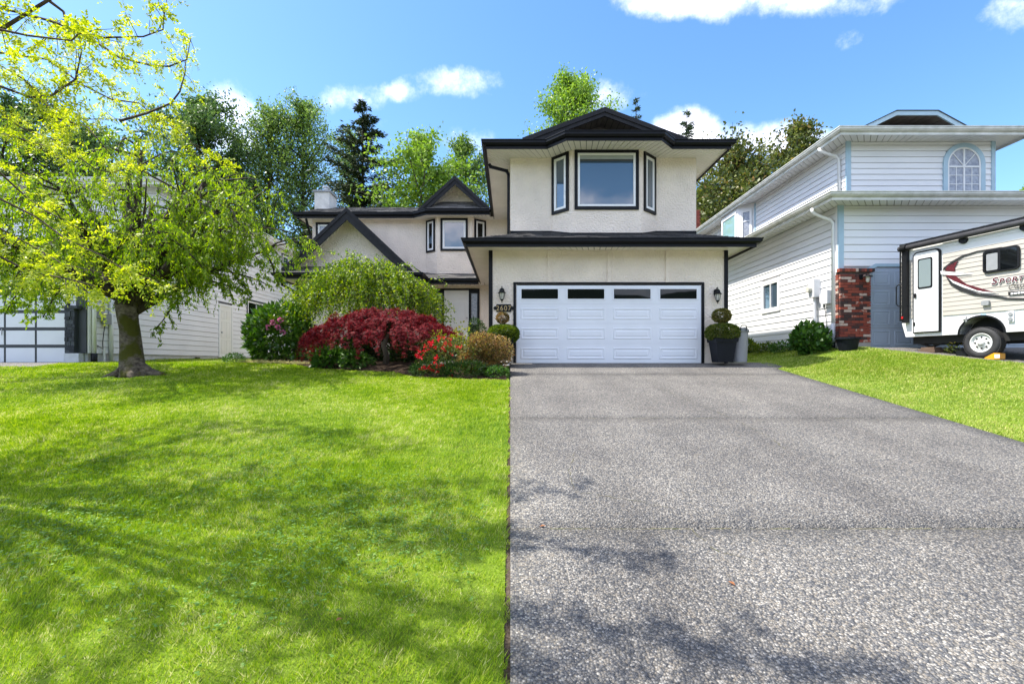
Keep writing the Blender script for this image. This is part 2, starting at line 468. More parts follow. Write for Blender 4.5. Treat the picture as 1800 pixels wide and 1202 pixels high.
def H(x, y):
    x = np.asarray(x, dtype=float); y = np.asarray(y, dtype=float)
    base = -1.76 + 0.139*y
    top, k = -0.005, 0.02
    base = top - k*np.logaddexp(0, (top-base)/k)
    base = np.maximum(base, -2.0)
    base = base + 0.42*ss(6.7, 9.1, x)
    base = base + 0.13*ss(13.0, 17.0, y)*(1-ss(-0.6, 0.4, x))
    return base

def Hs(x, y): return float(H(x, y))

def turf_material(name, soil, dark, light):
    m, nt, b, out = new_mat(name)
    geo = nt.nodes.new('ShaderNodeNewGeometry')
    n = nt.nodes.new('ShaderNodeTexNoise'); n.inputs['Scale'].default_value = 1.1; n.inputs['Detail'].default_value = 8
    n2 = nt.nodes.new('ShaderNodeTexNoise'); n2.inputs['Scale'].default_value = 60; n2.inputs['Detail'].default_value = 4
    for q in (n, n2): nt.links.new(geo.outputs['Position'], q.inputs['Vector'])
    mx = nt.nodes.new('ShaderNodeMath'); mx.operation = 'MULTIPLY_ADD'; mx.inputs[1].default_value = 0.5; nt.links.new(n2.outputs[0], mx.inputs[0])
    hf = nt.nodes.new('ShaderNodeMath'); hf.operation = 'MULTIPLY'; hf.inputs[1].default_value = 0.5; nt.links.new(n.outputs[0], hf.inputs[0])
    nt.links.new(hf.outputs[0], mx.inputs[2])
    r = nt.nodes.new('ShaderNodeValToRGB'); e = r.color_ramp.elements
    e[0].position = 0.34; e[0].color = c4(soil); e[1].position = 0.66; e[1].color = c4(light)
    k = e.new(0.46); k.color = c4(dark)
    nt.links.new(mx.outputs[0], r.inputs[0]); nt.links.new(r.outputs[0], b.inputs['Base Color'])
    b.inputs['Roughness'].default_value = 0.95; b.inputs['Specular IOR Level'].default_value = 0.1
    bp = nt.nodes.new('ShaderNodeBump'); bp.inputs['Strength'].default_value = 0.8; bp.inputs['Distance'].default_value = 0.03
    nt.links.new(n2.outputs[0], bp.inputs['Height']); nt.links.new(bp.outputs[0], b.inputs['Normal'])
    return m

def aggregate_material(name, scale, cols, stain):
    """exposed aggregate: every pebble a cell of its own, wide stains and tyre wear over it"""
    m, nt, b, out = new_mat(name)
    geo = nt.nodes.new('ShaderNodeNewGeometry')
    wob = nt.nodes.new('ShaderNodeTexNoise'); wob.inputs['Scale'].default_value = scale*0.8
    nt.links.new(geo.outputs['Position'], wob.inputs['Vector'])
    sc = nt.nodes.new('ShaderNodeVectorMath'); sc.operation = 'SCALE'; sc.inputs[3].default_value = 0.6/scale
    nt.links.new(wob.outputs['Color'], sc.inputs[0])
    ad = nt.nodes.new('ShaderNodeVectorMath'); ad.operation = 'ADD'
    nt.links.new(geo.outputs['Position'], ad.inputs[0]); nt.links.new(sc.outputs[0], ad.inputs[1])
    vo = nt.nodes.new('ShaderNodeTexVoronoi'); vo.inputs['Scale'].default_value = scale; vo.inputs['Randomness'].default_value = 1.0
    nt.links.new(ad.outputs[0], vo.inputs['Vector'])
    sp = nt.nodes.new('ShaderNodeSeparateColor'); nt.links.new(vo.outputs['Color'], sp.inputs[0])
    r = nt.nodes.new('ShaderNodeValToRGB'); els = r.color_ramp.elements
    for i, (p, c) in enumerate(cols):
        e = els[i] if i < 2 else els.new(p)
        e.position = p; e.color = c4(c)
    nt.links.new(sp.outputs[0], r.inputs[0])
    # cement between the pebbles
    edge = nt.nodes.new('ShaderNodeMapRange'); edge.inputs['From Min'].default_value = 0.50; edge.inputs['From Max'].default_value = 0.66
    edge.inputs['To Min'].default_value = 0.0; edge.inputs['To Max'].default_value = 0.7
    nt.links.new(vo.outputs['Distance'], edge.inputs['Value'])
    cm = nt.nodes.new('ShaderNodeMix'); cm.data_type = 'RGBA'
    nt.links.new(edge.outputs[0], cm.inputs[0]); nt.links.new(r.outputs[0], cm.inputs[6]); cm.inputs[7].default_value = (0.035, 0.034, 0.033, 1)
    st = nt.nodes.new('ShaderNodeTexNoise'); st.inputs['Scale'].default_value = 0.9; st.inputs['Detail'].default_value = 7; st.inputs['Roughness'].default_value = 0.6
    nt.links.new(geo.outputs['Position'], st.inputs['Vector'])
    sr = nt.nodes.new('ShaderNodeValToRGB'); sr.color_ramp.elements[0].position = 0.32; sr.color_ramp.elements[0].color = c4(stain)
    sr.color_ramp.elements[1].position = 0.62; sr.color_ramp.elements[1].color = (1.06, 1.05, 1.03, 1)
    nt.links.new(st.outputs[0], sr.inputs[0])
    ml = nt.nodes.new('ShaderNodeMix'); ml.data_type = 'RGBA'; ml.blend_type = 'MULTIPLY'; ml.inputs[0].default_value = 1.0
    nt.links.new(cm.outputs[2], ml.inputs[6]); nt.links.new(sr.outputs[0], ml.inputs[7])
    mp2 = nt.nodes.new('ShaderNodeMapping'); mp2.inputs['Scale'].default_value = (1.5, 0.16, 1.0); nt.links.new(geo.outputs['Position'], mp2.inputs[0])
    tw = nt.nodes.new('ShaderNodeTexNoise'); tw.inputs['Scale'].default_value = 1.0; tw.inputs['Detail'].default_value = 3; nt.links.new(mp2.outputs[0], tw.inputs['Vector'])
    tr_ = nt.nodes.new('ShaderNodeValToRGB'); tr_.color_ramp.elements[0].position = 0.35; tr_.color_ramp.elements[0].color = (0.86, 0.855, 0.855, 1)
    tr_.color_ramp.elements[1].position = 0.65; tr_.color_ramp.elements[1].color = (1.12, 1.12, 1.11, 1); nt.links.new(tw.outputs[0], tr_.inputs[0])
    m2 = nt.nodes.new('ShaderNodeMix'); m2.data_type = 'RGBA'; m2.blend_type = 'MULTIPLY'; m2.inputs[0].default_value = 1.0
    nt.links.new(ml.outputs[2], m2.inputs[6]); nt.links.new(tr_.outputs[0], m2.inputs[7])
    nt.links.new(m2.outputs[2], b.inputs['Base Color'])
    b.inputs['Roughness'].default_value = 0.75
    inv = nt.nodes.new('ShaderNodeMath'); inv.operation = 'SUBTRACT'; inv.inputs[0].default_value = 1.0; nt.links.new(vo.outputs['Distance'], inv.inputs[1])
    bp = nt.nodes.new('ShaderNodeBump'); bp.inputs['Strength'].default_value = 1.0; bp.inputs['Distance'].default_value = 0.012
    nt.links.new(inv.outputs[0], bp.inputs['Height']); nt.links.new(bp.outputs[0], b.inputs['Normal'])
    return m

M['turf'] = turf_material('turf_floor', (0.10, 0.105, 0.030), (0.12, 0.18, 0.020), (0.18, 0.26, 0.026))
M['farground'] = turf_material('mixed_ground', (0.16, 0.15, 0.13), (0.17, 0.18, 0.12), (0.26, 0.25, 0.22))
M['soil'] = turf_material('bed_soil', (0.020, 0.014, 0.010), (0.045, 0.030, 0.020), (0.09, 0.065, 0.045))
M['edge'] = turf_material('edge_soil', (0.03, 0.022, 0.015), (0.06, 0.045, 0.03), (0.14, 0.11, 0.085))
M['aggregate'] = aggregate_material('exposed_aggregate', 78.0, [(0.0, (0.055, 0.058, 0.066)), (0.22, (0.110, 0.110, 0.113)), (0.50, (0.180, 0.171, 0.157)), (0.72, (0.235, 0.205, 0.165)), (0.86, (0.27, 0.252, 0.225)), (1.0, (0.44, 0.415, 0.37))], (0.74, 0.735, 0.735))
M['aggregate2'] = aggregate_material('worn_aggregate', 80.0, [(0.0, (0.10, 0.095, 0.09)), (0.6, (0.24, 0.225, 0.205)), (1.0, (0.42, 0.39, 0.35))], (0.75, 0.74, 0.72))

def patch(name, ys, xl, xr, nx, mat, dz=0.0, zfun=H, parent=None, **tags):
    ys = np.asarray(ys); u = np.linspace(0, 1, nx)
    L = np.array([xl(y) for y in ys]); Rr = np.array([xr(y) for y in ys])
    X = L[:, None]*(1-u) + Rr[:, None]*u; Y = np.repeat(ys[:, None], nx, 1)
    Z = zfun(X, Y) + dz
    v = np.stack([X, Y, Z], -1).reshape(-1, 3)
    i = np.arange(len(ys)-1)[:, None]*nx + np.arange(nx-1)
    f = np.stack([i, i+1, i+1+nx, i+nx], -1).reshape(-1, 4)
    return np_object(name, v, f, mat, parent, smooth=True, **tags)

# one sheet out to the horizon
gx = np.concatenate([[-3000, -600, -150, -60, -30], np.arange(-20, 20.1, 0.8), [30, 60, 150, 600, 3000]])
gy = np.concatenate([[-3000, -600, -150, -60, -20, -8], np.arange(-3, 30.1, 0.6), [40, 60, 100, 200, 600, 3000]])
GX, GY = np.meshgrid(gx, gy)
GZ = H(GX, GY) - 0.06
nxg = len(gx); ii = np.arange(len(gy)-1)[:, None]*nxg + np.arange(nxg-1)
np_object('ground', np.stack([GX, GY, GZ], -1).reshape(-1, 3), np.stack([ii, ii+1, ii+1+nxg, ii+nxg], -1).reshape(-1, 4), M['farground'], smooth=True, kind='structure')
# the street behind the viewer
np_object('street', [(-400, -14, -1.93), (400, -14, -1.93), (400, -4.2, -1.93), (-400, -4.2, -1.93)], [(0, 1, 2, 3)], surface('asphalt', (0.11, 0.108, 0.105), 0.9, 0.2, 3.0, 0.4, 60), kind='structure')

def XR(y): return 6.10 + 0.047*(y-5.76)                      # driveway's far edge
def XN(y): return 9.19 + max(0.0, 12.23-y)*0.32              # edge of the next drive
bed_x = [-7.4, -6.6, -5.5, -4.5, -2.7, -2.0, -0.08]
bed_y = [13.3, 12.75, 12.3, 11.65, 11.1, 10.46, 10.12]
def bed_front(x): return np.interp(x, bed_x, bed_y)

patch('edging', np.arange(0.4, 10.2, 0.3), lambda y: -0.09, lambda y: 0.06, 3, M['edge'], -0.012, kind='structure')
patch('lawn', np.arange(0.4, 13.01, 0.3), lambda y: -15.0, lambda y: -0.032, 50, M['turf'], 0.0, kind='structure')
patch('side_lawn', np.arange(12.9, 22.1, 0.5), lambda y: -11.75, lambda y: -7.3, 12, M['turf'], 0.003, kind='structure')
patch('verge', np.arange(0.4, 12.91, 0.3), lambda y: XR(y)+0.045, lambda y: XN(y), 16, M['turf'], 0.0, kind='structure')
patch('passage', np.arange(12.75, 24.1, 0.5), lambda y: 5.66, lambda y: 8.80, 14, M['turf'], 0.002, kind='structure')

def bed_patch():
    xs = np.linspace(-7.4, -0.085, 60); vs = np.linspace(0, 1, 26)
    X = np.repeat(xs[:, None], len(vs), 1)
    F = bed_front(xs)[:, None]; Y = F + (17.1-F)*vs[None, :]**1.4
    Z = H(X, Y) + 0.012 + 0.06*ss(0, 0.5, Y-F) + 0.30*ss(13, 16.5, Y)*ss(0, 1.5, X+7.4)
    n = len(vs); i = np.arange(len(xs)-1)[:, None]*n + np.arange(n-1)
    np_object('garden_bed', np.stack([X, Y, Z], -1).reshape(-1, 3), np.stack([i, i+n, i+n+1, i+1], -1).reshape(-1, 4), M['soil'], smooth=True, kind='structure')
bed_patch()

# our driveway: five aggregate slabs with open joints
drive = bpy.data.objects.new('driveway', None); put(drive, None, (3.1, 6.0, -0.95)); drive['kind'] = 'structure'
cuts = [-3.0, 0.25, 3.62, 6.88, 10.72, 12.78]
for a, b_ in zip(cuts[:-1], cuts[1:]):
    y0, y1 = a+0.006, b_-0.006
    ys = np.linspace(y0, y1, max(3, int((y1-y0)/0.3)))
    nx = 20; u = np.linspace(0, 1, nx)
    X = np.array([0.0*(1-u) + (XR(y)+(0.35 if y > 11.9 else 0))*u for y in ys]); Y = np.repeat(ys[:, None], nx, 1)
    Z = np.minimum(-1.76+0.139*Y, -0.004)
    Z = np.maximum(Z, -2.0) + 0.02
    top = np.stack([X, Y, Z], -1).reshape(-1, 3); bot = top.copy(); bot[:, 2] -= 0.11
    i = np.arange(len(ys)-1)[:, None]*nx + np.arange(nx-1)
    f = list(np.stack([i, i+1, i+1+nx, i+nx], -1).reshape(-1, 4))
    N = len(top); ny = len(ys)
    ring = [k for k in range(nx)] + [r_*nx+nx-1 for r_ in range(1, ny)] + [(ny-1)*nx+k for k in range(nx-2, -1, -1)] + [r_*nx for r_ in range(ny-2, 0, -1)]
    for k in range(len(ring)):
        p, q = ring[k], ring[(k+1) % len(ring)]
        f.append(np.array([q, p, p+N, q+N]))
    np_object('slab', np.concatenate([top, bot]), np.array(f), M['aggregate'], drive, at=(3.1, (y0+y1)/2, -0.9))

for yj in cuts[1:-1]:
    mb = MB(); n = 40
    for i in range(n):
        x0, x1 = XR(yj)*i/n, XR(yj)*(i+1)/n; zz = min(-1.76+0.139*yj, -0.004)+0.02
        mb.box(x0, x1, yj-0.0058, yj+0.0058, zz-0.06, zz-0.004+random.uniform(-0.003, 0.005))
    mb.build('joint_filler', M['moss'], drive)
def crack(pts, w):
    # a hairline crack, filled with grit and moss
    mb = MB(); P = []
    for (p, q) in zip(pts[:-1], pts[1:]):
        n = max(2, int(math.hypot(q[0]-p[0], q[1]-p[1])/0.05))
        P += [(p[0]+(q[0]-p[0])*i/n+random.gauss(0, 0.008), p[1]+(q[1]-p[1])*i/n+random.gauss(0, 0.008)) for i in range(n)]
    zt = lambda x, y: min(-1.76+0.139*y, -0.004)+0.0235
    for p, q in zip(P[:-1], P[1:]):
        if random.random() < 0.22: continue
        t = Vector((q[0]-p[0], q[1]-p[1])); t.normalize(); s = Vector((-t.y, t.x))*w*random.uniform(0.3, 1.0)
        mb.poly([(p[0]-s.x, p[1]-s.y, zt(*p)), (p[0]+s.x, p[1]+s.y, zt(p[0]+s.x, p[1]+s.y)), (q[0]+s.x, q[1]+s.y, zt(q[0]+s.x, q[1]+s.y)), (q[0]-s.x, q[1]-s.y, zt(*q))])
    mb.build('crack', M['moss'], drive, kind='stuff')
crack([(2.75, 9.3), (3.0, 7.9), (3.15, 6.9), (3.2, 6.0), (3.1, 5.4)], 0.004)
crack([(0.72, 5.4), (0.58, 4.8), (0.57, 4.3), (0.95, 4.15), (1.35, 3.95)], 0.003)
crack([(1.35, 3.62), (1.4, 3.3), (1.65, 3.15)], 0.003)
patch('neighbour_driveway', np.arange(1.0, 12.95, 0.4), XN, lambda y: 17.0, 10, M['aggregate2'], 0.004, kind='structure')
patch('neighbour_drive', np.arange(11.85, 13.56, 0.3), lambda y: -20.0, lambda y: -11.85+(13.5-y)*0.1, 10, M['aggregate2'], 0.02, kind='structure')
patch('walkway', np.linspace(11.62, 12.56, 4), lambda y: -2.3, lambda y: -0.02, 6, M['concrete'], 0.09, kind='structure')

# the wooded hill across the valley, behind the viewer
def hill():
    xs = np.linspace(-700, 700, 90); vs = np.linspace(0, 1, 14)
    X = np.repeat(xs[:, None], 14, 1); Y = -170-240*vs[None, :]+0*X
    ridge = 52+16*np.sin(X*0.011+0.6)+7*np.sin(X*0.043)+3*np.sin(X*0.21)
    Z = -3+ridge*ss(0, 1, vs)[None, :]
    i = np.arange(89)[:, None]*14+np.arange(13)
    np_object('hill', np.stack([X, Y, Z], -1).reshape(-1, 3), np.stack([i, i+1, i+15, i+14], -1).reshape(-1, 4), turf_material('hill_forest', (0.012, 0.022, 0.012), (0.02, 0.035, 0.016), (0.035, 0.055, 0.022)), smooth=True, kind='structure')
hill()

# ------------------------------------------------------------------ building helpers
def window(parent, F, a0, a1, b0, b1, trim=0.09, tm='black', fw=0.05, fm='white', gm='glass', mv=(), mh=(), blind=0.0, c=0.0, tt=0.04, name='window'):
    w = MB().fring(F, a0, a1, b0, b1, trim, c-0.01, c+tt).build(name, M[tm], parent)
    i0, i1, j0, j1 = a0+trim, a1-trim, b0+trim, b1-trim
    fr = MB().fring(F, i0, i1, j0, j1, fw, c-0.01, c+tt-0.008)
    for k in mv:
        x = i0+(i1-i0)*k; fr.fbox(F, x-fw*0.45, x+fw*0.45, j0+fw, j1-fw, c-0.01, c+tt-0.012)
    for k in mh:
        z = j0+(j1-j0)*k; fr.fbox(F, i0+fw, i1-fw, z-fw*0.4, z+fw*0.4, c-0.01, c+tt-0.014)
    fr.build('frame', M[fm], w)
    xs = [i0+fw*0.9] + [i0+(i1-i0)*k for k in mv] + [i1-fw*0.9]
    for p, q in zip(xs[:-1], xs[1:]):
        MB().fbox(F, p, q, j0+fw*0.9, j1-fw*0.9, c-0.01, c+0.006).build('pane', M[gm], w)
    if blind > 0:
        MB().fbox(F, i0+fw, i1-fw, j1-fw-blind, j1-fw, c, c+0.011).build('blind', M['blind'], w)
        MB().fbox(F, i0+fw, i1-fw, j1-fw-blind*1.5, j1-fw-blind, c, c+0.009).build('blind_rail', M['blinddark'], w)  # darker strip along the blind's lower edge
    return w

def siding(parent, F, a0, a1, b0, b1, exp, mat, holes=(), name='siding_board', gap=0.010, dp=1.0):
    """lapped boards, each one a piece; holes are (a0,a1,b0,b1) openings; top(b)->(a0,a1) narrows a gable"""
    n = int(math.ceil((b1-b0)/exp)); 
    for k in range(n):
        z0 = b0+k*exp; z1 = min(b1, z0+exp)
        spans = [(a0, a1)]
        for (h0, h1, g0, g1) in holes:
            if z1 <= g0+0.02 or z0 >= g1-0.02: continue
            nxt = []
            for (s, e) in spans:
                if h1 <= s or h0 >= e: nxt.append((s, e)); continue
                if h0 > s: nxt.append((s, h0))
                if h1 < e: nxt.append((h1, e))
            spans = nxt
        for (s, e) in spans:
            if e-s < 0.02: continue
            j = random.uniform(-0.002, 0.002)*dp
            q = F.p
            MB().hexa([q(s,z0,0.030*dp+j), q(e,z0,0.030*dp+j), q(e,z0,0.0), q(s,z0,0.0), q(s,z1-gap,0.012*dp+0.008*(1-dp)+j), q(e,z1-gap,0.012*dp+0.008*(1-dp)+j), q(e,z1-gap,0.0), q(s,z1-gap,0.0)]).build(name, mat, parent)

GUT = lambda z0, z1: [(0.0, z0), (0.018, z0), (0.018, z0+0.085), (0.07, z0+0.085), (0.115, z0+0.13), (0.115, z1-0.03), (0.135, z1-0.02), (0.135, z1), (0.118, z1), (0.10, z1-0.035), (0.0, z1-0.035)]
def eaves(parent, path, z0, z1, mat, gutter_name='fascia_gutter'):
    return MB().sweep(path, GUT(z0, z1)).build(gutter_name, mat, parent)

def soffit(parent, E, Wp, z, mat, board=0.165, name='soffit_board', skip=()):
    """boards from the eave line E to the wall line Wp (matching plan polylines)"""
    for k in range(len(E)-1):
        if k in skip: continue
        e0, e1, w0, w1 = (Vector((*p, 0)) for p in (E[k], E[k+1], Wp[k], Wp[k+1]))
        n = max(1, int(max((e1-e0).length, (w1-w0).length)/board))
        for i in range(n):
            t0, t1 = i/n, (i+1)/n-0.022/max(0.3, (e1-e0).length)
            a, b, c, d = e0.lerp(e1, t0), e0.lerp(e1, t1), w0.lerp(w1, t1), w0.lerp(w1, t0)
            dz = 0.0
            lo = [Vector((p.x, p.y, z+dz)) for p in (a, b, c, d)]; hi = [p+Vector((0, 0, 0.012)) for p in lo]
            MB().hexa(lo+hi).build(name, mat, parent)
        # channel above the gaps
        MB().prism([Vector((p.x, p.y, z+0.014)) for p in (e0, e1, w1, w0)], (0, 0, 0.02)).build('soffit_channel', M['groove'], parent)

def shingles(parent, quads, mat, exp=0.15, tab=0.31, name='shingles'):
    """asphalt tabs laid course by course over roof quads (A,B eave; C,D top)"""
    mb = MB()
    for (A, B, C, D) in quads:
        A, B, C, D = map(Vector, (A, B, C, D))
        nrm = (B-A).cross(D-A).normalized()
        if nrm.z < 0: nrm = -nrm
        L = max((D-A).length, (C-B).length); n = max(1, int(L/exp))
        for k in range(n):
            t0, t1 = k/n, min(1.0, (k+1.25)/n)
            p0, p1 = A.lerp(D, t0), B.lerp(C, t0); q0, q1 = A.lerp(D, t1), B.lerp(C, t1)
            W = (p1-p0).length
            if W < 0.05: continue
            cutl = [0.0]; s = random.uniform(0.1, tab)
            while s < W: cutl.append(s/W); s += tab*random.uniform(0.85, 1.15)
            cutl.append(1.0)
            for u0, u1 in zip(cutl[:-1], cutl[1:]):
                u1b = u1-0.012/W; th = random.uniform(0.010, 0.020)
                jit = random.uniform(-0.012, 0.006)/L
                a = p0.lerp(p1, u0)+nrm*th + (A-D).normalized()*jit*L; b = p0.lerp(p1, u1b)+nrm*th + (A-D).normalized()*jit*L
                c = q0.lerp(q1, u1b)+nrm*0.004; d = q0.lerp(q1, u0)+nrm*0.004
                i = len(mb.v); mb.v += [tuple(a), tuple(b), tuple(c), tuple(d), tuple(a-nrm*(th+0.002)), tuple(b-nrm*(th+0.002))]
                mb.f += [(i, i+1, i+2, i+3), (i+4, i+5, i+1, i)]
    return mb.build(name, mat, parent, kind='stuff')

def stamped(mb, F, a0, a1, b0, b1, c, d=0.013, w=0.028):
    """stamped door panel: raised ring round a raised field"""
    rects = [(0, c), (w*0.5, c+d), (w*1.3, c+d), (w*1.9, c+0.002), (w*2.6, c+0.002), (w*3.6, c+d*0.8)]
    i = len(mb.v)
    for ins, cc in rects:
        mb.v += [tuple(F.p(a0+ins, b0+ins, cc)), tuple(F.p(a1-ins, b0+ins, cc)), tuple(F.p(a1-ins, b1-ins, cc)), tuple(F.p(a0+ins, b1-ins, cc))]
    for k in range(len(rects)-1):
        for j in range(4):
            p = i+4*k+j; q = i+4*k+(j+1) % 4
            mb.f.append((p, q, q+4, p+4))
    e = i+4*(len(rects)-1); mb.f.append((e, e+1, e+2, e+3))
    return mb

def downspout(parent, pts, mat, r=0.038, name='downspout'):
    mb = MB()
    for a, b in zip(pts[:-1], pts[1:]): mb.beam(a, b, r*2, r*1.6, (0, 1, 0.02))
    for p in pts[1:-1]: mb.box(p[0]-r, p[0]+r, p[1]-r*0.8, p[1]+r*0.8, p[2]-r, p[2]+r)
    return mb.build(name, mat, parent)

# ------------------------------------------------------------------ our house
house = thing('stucco_house', (1.0, 15.0, 0.0), 'cream stucco two-storey house with black trim and a white double garage door', 'house')
GY0 = 12.6                                        # garage front
UY0, UB = 13.5, 13.0                              # upper front and its bay
# walls
MB().prism([(-0.52, 19.9, -0.3), (5.63, 19.9, -0.3), (5.63, GY0, -0.3), (-0.52, GY0, -0.3)][::-1], (0, 0, 3.24)).build('garage_wall', M['stucco'], house)
up_wall = [(0, 19.9), (0, UY0), (1.16, UY0), (1.65, UB), (3.53, UB), (4.05, UY0), (5.19, UY0), (5.19, 19.9)]
MB().prism([(x, y, 3.0) for x, y in up_wall], (0, 0, 2.72)).build('upper_wall', M['stucco'], house)
MB().prism([(-7.55, 25, -0.3), (-7.55, 17.2, -0.3), (-3.6, 17.2, -0.3), (-3.6, 18.3, -0.3), (-0.525, 18.3, -0.3), (-0.525, 25, -0.3)], (0, 0, 3.25)).build('lower_wall', M['stucco'], house)
wing_wall = [(-7.9, 24.9), (-7.9, 19.3), (-3.36, 19.3), (-2.87, 18.93), (-1.49, 18.93), (-0.97, 19.3), (-0.01, 19.3), (-0.01, 24.9)]
MB().prism([(x, y, 2.96) for x, y in wing_wall], (0, 0, 2.76)).build('wing_wall', M['stucco'], house)

FG = Frame((0, GY0, 0), (1, 0, 0))
# corner boards and battens
MB().fbox(FG, -0.56, -0.46, -0.05, 2.93, -0.06, 0.02).build('corner_board', M['black'], house)
MB().fbox(FG, 5.57, 5.67, -0.05, 2.93, -0.06, 0.02).build('corner_board', M['black'], house)
for xx in (1.02, 2.575, 4.09):
    MB().fbox(FG, xx-0.05, xx+0.05, 2.085, 2.93, 0, 0.034).build('batten', M['stucco'], house)
MB().fbox(FG, 0.11, 5.04, 2.02, 2.08, 0, 0.012).build('lintel_band', M['stucco'], house)

# garage door
DX0, DX1, DZ1 = 0.165, 4.985, 2.055
cas = MB()
cas.fbox(FG, DX0-0.085, DX0-0.015, -0.02, DZ1+0.045, -0.05, 0.035); cas.fbox(FG, DX1-0.01, DX1+0.06, -0.02, DZ1+0.045, -0.05, 0.035)
cas.fbox(FG, DX0-0.015, DX1-0.01, DZ1-0.005, DZ1+0.045, -0.05, 0.035)
cas.build('garage_casing', M['black'], house)
FD = Frame((DX0, GY0-0.004, -0.002), (1, 0, 0))
DW = DX1-DX0-0.01
gdoor = MB().fbox(FD, -0.005, DW, 0.0, DZ1, -0.03, 0.000).build('garage_door', M['doorwhite'], house)
rowh = DZ1/4
colw = DW/4
for r_ in range(4):
    MB().fbox(FD, 0.004, DW-0.006, r_*rowh+0.005, (r_+1)*rowh-0.005, 0.001, 0.008).build('section', M['doorwhite'], gdoor)
    for c_ in range(4):
        a0, a1 = c_*colw+0.105, (c_+1)*colw-0.105
        b0, b1 = r_*rowh+0.105, (r_+1)*rowh-0.105
        if r_ < 3:
            stamped(MB(), FD, a0, a1, b0, b1, 0.008).build('panel', M['doorwhite'], gdoor)
        else:
            wf = MB().fring(FD, a0-0.01, a1+0.01, b0-0.005, b1+0.005, 0.030, 0.008, 0.026).build('window_frame', M['doorwhite'], gdoor)
            MB().fbox(FD, a0+0.02, a1-0.02, b0+0.025, b1-0.025, 0.008, 0.012).build('window_pane', M['darkglass'], gdoor)

# garage eave and skirt roof
GE = [(-1.08, 17.6), (-1.08, 11.98), (6.08, 11.98), (6.08, 19.9)]
GW = [(-0.52, 17.6), (-0.52, GY0), (5.63, GY0), (5.63, 19.9)]
eaves(house, GE, 2.87, 3.075, M['black'])
soffit(house, GE, GW, 2.935, M['soffit'])
A, B = (-1.12, 11.94, 3.06), (6.12, 11.94, 3.06)
k = 0.37
rise = lambda t: 3.06+t*k
C, D = (6.12-1.62, 11.94+1.62, rise(1.62)), (-1.12+1.62, 11.94+1.62, rise(1.62))
rf = MB().slab([A, B, C, D], 0.03).slab([(-1.12, 18.5, 3.06), A, D, (0.5, 18.5, rise(1.62))], 0.03).slab([B, (6.12, 19.9, 3.06), (4.5, 19.9, rise(1.62)), C], 0.03).build('skirt_roof', M['deck'], house)
shingles(house, [(A, B, C, D), ((-1.12, 18.4, 3.06), A, D, (0.5, 18.4, rise(1.62))), (B, (6.12, 19.8, 3.06), (4.5, 19.8, rise(1.62)), C)], M['shingle'], 0.14)
fl_ = MB()
for (p0, p1) in zip(up_wall[1:6], up_wall[2:7]):
    z0_, z1_ = (rise(p0[1]-11.94)+0.045, rise(p1[1]-11.94)+0.045)
    u_ = V(p1[0]-p0[0], p1[1]-p0[1], 0).normalized(); n_ = u_.cross(V(0, 0, 1))*0.02
    q0, q1 = V(p0[0], p0[1], 0), V(p1[0], p1[1], 0)
    fl_.hexa([q0+n_+V(0,0,3.3), q1+n_+V(0,0,3.3), q1+V(0,0,3.3), q0+V(0,0,3.3), q0+n_+V(0,0,z0_), q1+n_+V(0,0,z1_), q1+V(0,0,z1_), q0+V(0,0,z0_)])
fl_.build('flashing', M['black'], house)

# upper eave with its jog round the bay
UE = [(-0.63, 19.0), (-0.63, 12.8), (0.97, 12.8), (1.43, 12.32), (3.86, 12.32), (4.29, 12.8), (5.82, 12.8), (5.82, 19.9)]
eaves(house, UE, 5.655, 5.87, M['black'])
soffit(house, UE, up_wall[:1]+up_wall[1:], 5.715, M['soffit'])
# hip roof over the upper floor, with the low gable above the bay
ez, e0x, e1x, ey = 5.85, -0.67, 5.86, 12.76
p = 0.375; half = (e1x-e0x)/2; zr = ez+p*half; cx = (e0x+e1x)/2
HA, HB, HR = (e0x, ey, ez), (e1x, ey, ez), (cx, ey+half, zr)
back = 19.9
hip = MB().slab([HA, HB, HR], 0.03).slab([(e0x, back, ez), HA, HR, (cx, back, zr)], 0.03).slab([HB, (e1x, back, ez), (cx, back, zr), HR], 0.03).build('hip_roof', M['deck'], house)
shingles(house, [(HA, HB, HR, HR), ((e0x, back, ez), HA, HR, (cx, back, zr)), (HB, (e1x, back, ez), (cx, back, zr), HR)], M['shingle'], 0.15)
# bay roof sheets in front of the gable
bz = 5.85
MB().slab([(0.9, 12.76, bz), (1.40, 12.28, bz), (2.0, 13.3, bz+0.2), (1.0, 13.3, bz+0.2)], 0.02).slab([(1.40, 12.28, bz), (3.90, 12.28, bz), (3.3, 13.35, bz+0.30), (2.0, 13.35, bz+0.30)], 0.02).slab([(3.90, 12.28, bz), (4.34, 12.76, bz), (4.3, 13.3, bz+0.2), (3.3, 13.3, bz+0.2)], 0.02).build('bay_roof', M['deck'], house)

